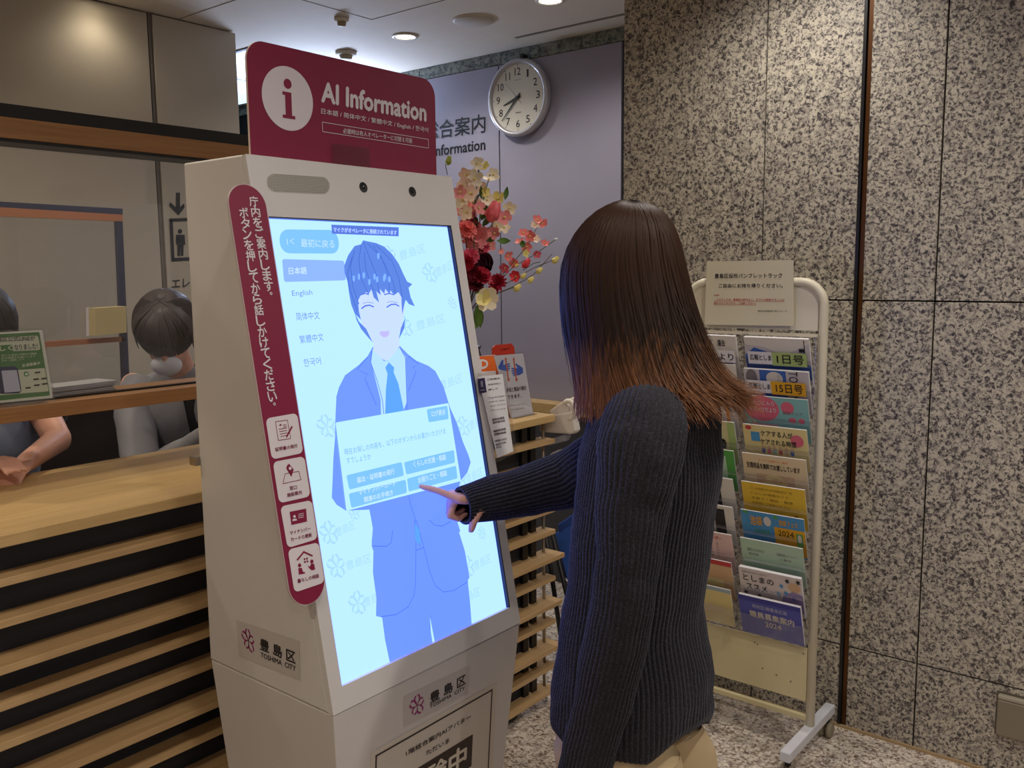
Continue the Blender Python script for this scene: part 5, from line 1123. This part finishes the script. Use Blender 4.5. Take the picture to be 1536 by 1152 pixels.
# trousers
TRO = mat('trousers_beige', rgb(206, 182, 142), .8, bump=(90, .15))
for s_ in (1, -1):
    nm = 'left_trouser_leg' if s_ > 0 else 'right_trouser_leg'
    tk = [(*W(.03, .075*s_, .78), .085, .065), (*W(.035, .082*s_, .68), .108, .086), (*W(.042, .086*s_, .56), .142, .108), (*W(-.01, .095*s_, .44), .125, .102), (*W(-.02, .098*s_, .25), .112, .098), (*W(-.03, .10*s_, .06), .108, .095), (*W(-.03, .10*s_, .045), .106, .093)]
    _, R = ribloft(tk, 40, 72, 0, 0, lambda t: FW, .010, 20+s_)
    MB().rings(R, False).build(nm, TRO, wo_, True)
    an = W(-.03, .10*s_, 0)
    mb = MB(); mb.ell(an+FW*.05+V((0, 0, .045)), .125, .045, .042, frame(FW)); mb.cap(an+V((0, 0, .045)), an+V((0, 0, .07)), .036, .032)
    mb.box(an.x-.12, an.x+.06, an.y-.045, an.y+.035, 0, .018)
    mb.build('shoe', mat('shoe_black', rgb(26, 24, 24), .4), wo_, True)
MB().ell(W(.02, 0, .80), .10, .14, .12, frame(FW)).build('trouser_seat', TRO, wo_, True)

# hair: shaped shell and many strands
def hairmat(name, top, mid, low_, z0, z1):
    m = bpy.data.materials.new(name); m.use_nodes = True; nt = m.node_tree; b = nt.nodes['Principled BSDF']
    g = nt.nodes.new('ShaderNodeNewGeometry'); sx = nt.nodes.new('ShaderNodeSeparateXYZ'); mr = nt.nodes.new('ShaderNodeMapRange'); mr.inputs[1].default_value = z0; mr.inputs[2].default_value = z1
    nz = nt.nodes.new('ShaderNodeTexNoise'); mp = nt.nodes.new('ShaderNodeMapping'); mp.inputs['Scale'].default_value = (120, 120, 6); nz.inputs['Scale'].default_value = 1.0
    ad = nt.nodes.new('ShaderNodeMath'); ad.operation = 'MULTIPLY_ADD'; ad.inputs[1].default_value = .5; 
    r = ramp(nt, [(0.12, low_), (0.45, mid), (0.85, top)])
    nt.links.new(g.outputs['Position'], sx.inputs[0]); nt.links.new(sx.outputs['Z'], mr.inputs[0]); nt.links.new(g.outputs['Position'], mp.inputs[0]); nt.links.new(mp.outputs[0], nz.inputs['Vector'])
    sb = nt.nodes.new('ShaderNodeMath'); sb.operation = 'SUBTRACT'; sb.inputs[1].default_value = .5; nt.links.new(nz.outputs['Fac'], sb.inputs[0])
    nt.links.new(sb.outputs[0], ad.inputs[0]); nt.links.new(mr.outputs[0], ad.inputs[2]); nt.links.new(ad.outputs[0], r.inputs[0]); nt.links.new(r.outputs[0], b.inputs['Base Color'])
    b.inputs['Roughness'].default_value = .5; b.inputs['Specular IOR Level'].default_value = .18
    return m
HAIR = hairmat('brown_hair', rgb(56, 35, 23), rgb(38, 24, 17), rgb(126, 80, 46), 1.27, 1.76)
# (z, centre x, half depth, half width)
HK = [(1.768, -1.018, .002, .002), (1.7655, -1.018, .022, .020), (1.757, -1.018, .046, .042), (1.742, -1.020, .072, .066), (1.714, -1.025, .098, .088), (1.672, -1.032, .120, .105), (1.62, -1.034, .134, .115), (1.56, -1.026, .142, .122), (1.50, -1.012, .148, .128), (1.44, -.996, .157, .134), (1.40, -.980, .168, .140), (1.375, -.968, .184, .146), (1.355, -.960, .196, .150)]
def hsh(t): return smoothpath(HK, 61)[int(round(t*60))]
HS = smoothpath(HK, 61)
HYC = 1.662
def hpt(s, th, off=0.0):
    """s 0..1 down the hair, th angle: 0 = face side, pi = back"""
    k = HS[max(0, min(60, int(s*60)))]; k2 = HS[min(60, int(s*60)+1)]; f = s*60-int(s*60); z, cx, a, b = [k[i]*(1-f)+k2[i]*f for i in range(4)]
    rad = 1+off
    ex = a
    if math.cos(th) > 0 and z < 1.5: ex = a*(1-.22*min(1, (1.5-z)/.12)*math.cos(th))      # less flare towards the face
    return V((cx, HYC, z))+FW*(ex*rad*math.cos(th))+LF*(b*rad*math.sin(th))
mb = MB(); NA = 96; R = []
for i in range(58):
    s = i/60; ring = []
    for j in range(NA+1):
        th = -PI+2*PI*j/NA
        gap = 0 if HS[i][0] > 1.665 else min(1, (1.665-HS[i][0])/.06)*math.radians(34)
        # squeeze the angle away from the face opening
        a_ = PI+ (PI-gap)*(j/NA*2-1)
        ring.append(hpt(s, a_, -.035))
    R.append(ring)
mb.rings(R, False, closed=False)
mb.build('hair_shell', HAIR, wo_, True)
rng = random.Random(3)
mb = MB()
def strand(mb, th, s0, s1, off, w, curl, n=13, jit=.012, fl=0.0):
    P = []
    sw = rng.uniform(-.06, .06)
    for i in range(n):
        t = i/(n-1); s = s0+(s1-s0)*t; a = th+sw*t*t+.02*math.sin(9*t+th*7)
        k = max(0, (t-.62)/.38); extra = off+jit*t+curl*k*k
        p = hpt(s, a, extra)
        p += V((0, 0, fl*k*k))
        P.append(p)
    m = len(P); vs = []
    for i, p in enumerate(P):
        t = (P[min(i+1, m-1)]-P[max(i-1, 0)]).normalized(); c = V((HS[30][1], HYC, p.z)); o = (p-c); o.z = 0; o = o.normalized() if o.length > 1e-4 else V((0, 0, 1)); e = t.cross(o).normalized()
        ww = w*(1-.75*max(0, (i/(m-1)-.6)/.4))*(0.5+.5*min(1, i/2)); vs += [p-e*ww, p+o*ww*.55, p+e*ww]
    fs = []
    for i in range(m-1):
        a = 3*i; fs += [(a, a+1, a+4, a+3), (a+1, a+2, a+5, a+4)]
    mb.add(vs, fs)
for i in range(3200):
    th = rng.uniform(math.radians(36), math.radians(324)); back = max(0, -math.cos(th))
    s1 = rng.uniform(.90, 1.0) if rng.random() < .8 else rng.uniform(.7, .95)
    strand(mb, th, rng.uniform(0, .10) if rng.random() < .6 else rng.uniform(.0, .5), s1, rng.uniform(-.035, .045), rng.uniform(.0010, .0028), rng.uniform(.0, .16)*(.3+back), 13, rng.uniform(-.02, .03), rng.uniform(-.035, .01)-.02*(1-back))
# crown and fringe towards the face
for i in range(420):
    th = rng.uniform(math.radians(-36), math.radians(36)); strand(mb, th, rng.uniform(0, .06), rng.uniform(.34, .46), rng.uniform(-.03, .01), rng.uniform(.001, .002), 0, 9, .01)
# flicked ends at the nape
for i in range(520):
    th = rng.uniform(math.radians(105), math.radians(235)); strand(mb, th, rng.uniform(.55, .75), rng.uniform(.94, 1.0), rng.uniform(-.01, .03), rng.uniform(.0008, .0017), rng.uniform(.08, .26), 12, .02, rng.uniform(-.05, .02))
mb.build('hair_strands', HAIR, wo_, True, kind='stuff')

# ---- two clerks seated behind the counter
def clerk(loc, label, hc, hdir, chest, lean, shirt, hair_m, arms, hair_k=1.0, trouser=True):
    t = thing('person', loc, label, 'person'); mb = MB(); HC_ = V(hc); M = frame(hdir); P = head_shapes(mb, HC_, M, .98)
    ch = V(chest); f = V((hdir[0], hdir[1], 0)).normalized(); l = V((0, 0, 1)).cross(f); hip = V(lean)
    mb.cap(ch+V((0, 0, .12)), HC_+M@V((-.02, 0, -.06)), .056, .052)
    for k in range(5): q = hip.lerp(ch, k/4); mb.ell(q, .095, .15-.01*(k == 0), .11, frame(f))
    sh = {1: ch+l*.165+V((0, 0, .10)), -1: ch-l*.165+V((0, 0, .10))}
    for s_, el, wr, sl in arms:
        el, wr = V(el), V(wr); mb.cap(sh[s_], el, .046, .038, 14); mb.cap(el, wr, .037, .026, 14)
        d = (wr-el).normalized(); n = V((0, 0, 1)); side = d.cross(n).normalized()
        for k in range(4):
            o_ = side*(.026-.017*k); mb.cap(wr+o_*.5, wr+d*.08+o_, .014, .0115); finger(mb, wr+d*.08+o_, d, n, (.040, .026, .018), (22, 28, 18), .0092)
        mb.cap(wr+side*.015+d*.02, wr+side*.05+d*.06, .014, .011); mb.cap(wr+side*.05+d*.06, wr+side*.045+d*.10, .011, .009)
    hipz = hip.z
    for s_ in (1, -1):
        a = hip+l*.08*s_-V((0, 0, .06)); k = a+f*.40+V((0, 0, .0)); an = V((k.x, k.y, .09)); mb.cap(a, k, .075, .052, 14); mb.cap(k, an, .050, .036, 14); mb.cap(an, an+f*.14-V((0, 0, .05)), .032, .026)
    remesh('skin_body', mb, SKIN, t, .0065, 2); face_parts(t, P, M, .98)
    # shirt
    ks = []
    keys = [(*(hip-V((0, 0, .10))), .125, .180), (*hip, .130, .182), (*hip.lerp(ch, .5), .128, .180), (*ch, .130, .190), (*(ch+V((0, 0, .08))), .115, .180), (*(ch+V((0, 0, .135))), .085, .120), (*(ch+V((0, 0, .165))), .062, .070)]
    _, R = ribloft(keys, 36, 90, 0, 0, lambda q: f, .010, loc[1]*7); MB().rings(R, False).build('shirt', shirt, t, True)
    for s_, el, wr, sl in arms:
        el, wr = V(el), V(wr); e2 = sh[s_].lerp(el, min(1, sl)); ks = [(*(sh[s_]-l*.03*s_), .07, .07), (*sh[s_].lerp(e2, .25), .068, .068), (*sh[s_].lerp(e2, .7), .062, .062), (*e2, .06, .06)]
        if sl > 1: ks += [(*el, .055, .055), (*el.lerp(wr, .5), .05, .05), (*el.lerp(wr, .92), .042, .042)]
        _, R = ribloft(ks, 30, 48, 0, 0, lambda q: f+V((0, 0, .3)), .008, 3); MB().rings(R, False).build('sleeve', shirt, t, True)
    for s_ in (1, -1):
        a = hip+l*.08*s_-V((0, 0, .06)); k = a+f*.42; mb = MB(); mb.tube([a-f*.06, a+f*.2, k, k-V((0, 0, .12)), V((k.x, k.y, .12))], [.095, .09, .072, .068, .06], 16); mb.build('trouser_leg', mat('trousers_black', rgb(22, 22, 26), .8), t, True)
    # hair: cap shell plus locks
    mb = MB(); mb.ell(HC_+M@V((-.022, 0, .032)), .108*hair_k, .090*hair_k, .100*hair_k, M, 28, 18); rg = random.Random(5)
    for i in range(260):
        th = rg.uniform(math.radians(60), math.radians(300)); pts = []
        for q in range(8):
            u = q/7; r_ = math.sin(min(1.0, u*1.3)*PI/2); zz_ = .032+.102*hair_k*math.cos(u*PI*.62); 
            pts.append(HC_+M@V((-.022+.110*hair_k*r_*math.cos(th), .092*hair_k*r_*math.sin(th), zz_-.03*max(0, u-.7))))
        mb.tube(pts, [.002, .004, .005, .005, .005, .004, .003, .001], 4)
    for i in range(60):
        th = rg.uniform(math.radians(-60), math.radians(60)); pts = []
        for q in range(6):
            u = q/5; r_ = math.sin(min(1.0, u*1.2)*PI/2); pts.append(HC_+M@V((-.015+.112*hair_k*r_*math.cos(th), .092*hair_k*r_*math.sin(th), .032+.102*hair_k*math.cos(u*PI*.46))))
        mb.tube(pts, [.002, .004, .005, .005, .004, .001], 4)
    mb.build('hair', hair_m, t, True)
    return t, P, M
HB1 = mat('black_hair', rgb(34, 30, 34), .5); HB2 = mat('dark_brown_hair', rgb(48, 36, 36), .5)
SH1 = mat('shirt_blue_grey', rgb(150, 164, 190), .8, bump=(60, .2)); SH2 = mat('vest_grey', rgb(138, 138, 146), .8, bump=(60, .2))
t1_, P1, M1 = clerk((-2.85, 1.0, 0), 'black haired clerk in a blue grey short sleeved shirt behind the green poster', (-2.72, 1.000, 1.455), (.8, -.25, -.35), (-2.86, 1.02, 1.16), (-2.95, 1.02, .84),
    SH1, HB1, ((1, (-2.62, 1.155, 1.15), (-2.44, .99, 1.135), .55), (-1, (-2.70, .78, 1.0), (-2.42, .86, 1.135), .55)), 1.12)
t2_, P2, M2 = clerk((-2.95, 1.72, 0), 'dark haired clerk in a grey vest bending down over papers behind the glass', (-2.80, 1.615, 1.415), (.55, -.45, -.70), (-2.93, 1.74, 1.13), (-3.02, 1.78, .84),
    SH2, HB2, ((1, (-2.68, 1.95, 1.0), (-2.45, 1.80, 1.13), 1.2), (-1, (-2.80, 1.50, .95), (-2.47, 1.60, 1.13), 1.2)), 1.10)
MB().prism([V((-2.80, 1.70, .98)), V((-2.80, 1.735, .98)), V((-2.81, 1.74, 1.24)), V((-2.81, 1.66, 1.24))], (.01, 0, 0)).build('black_tie', BLACK, t2_)
MB().ell(P2(.088, 0, -.05), .032, .050, .042, M2).build('face_mask', mat('mask_white', rgb(226, 230, 240), .7), t2_, True)
for (x, y, lb) in ((-2.95, 1.02, 'office chair under the clerk behind the green poster'), (-3.02, 1.78, 'office chair under the clerk bending over papers')):
    oc_ = thing('office_chair', (x, y, 0), lb, 'chair', 'office chairs behind the counter')
    boxo('seat', (x-.20, x+.22, y-.22, y+.22, .60, .655), BLACK, oc_, bevel=.02); MB().tube([(x, y, .08), (x, y, .60)], .025, 12).build('pole', DM, oc_)
    for k in range(5): MB().tube([(x, y, .08), (x+.26*math.cos(k*1.257), y+.26*math.sin(k*1.257), .03)], .018, 8).build('foot', DM, oc_)
bpy.data.objects.remove(FO)
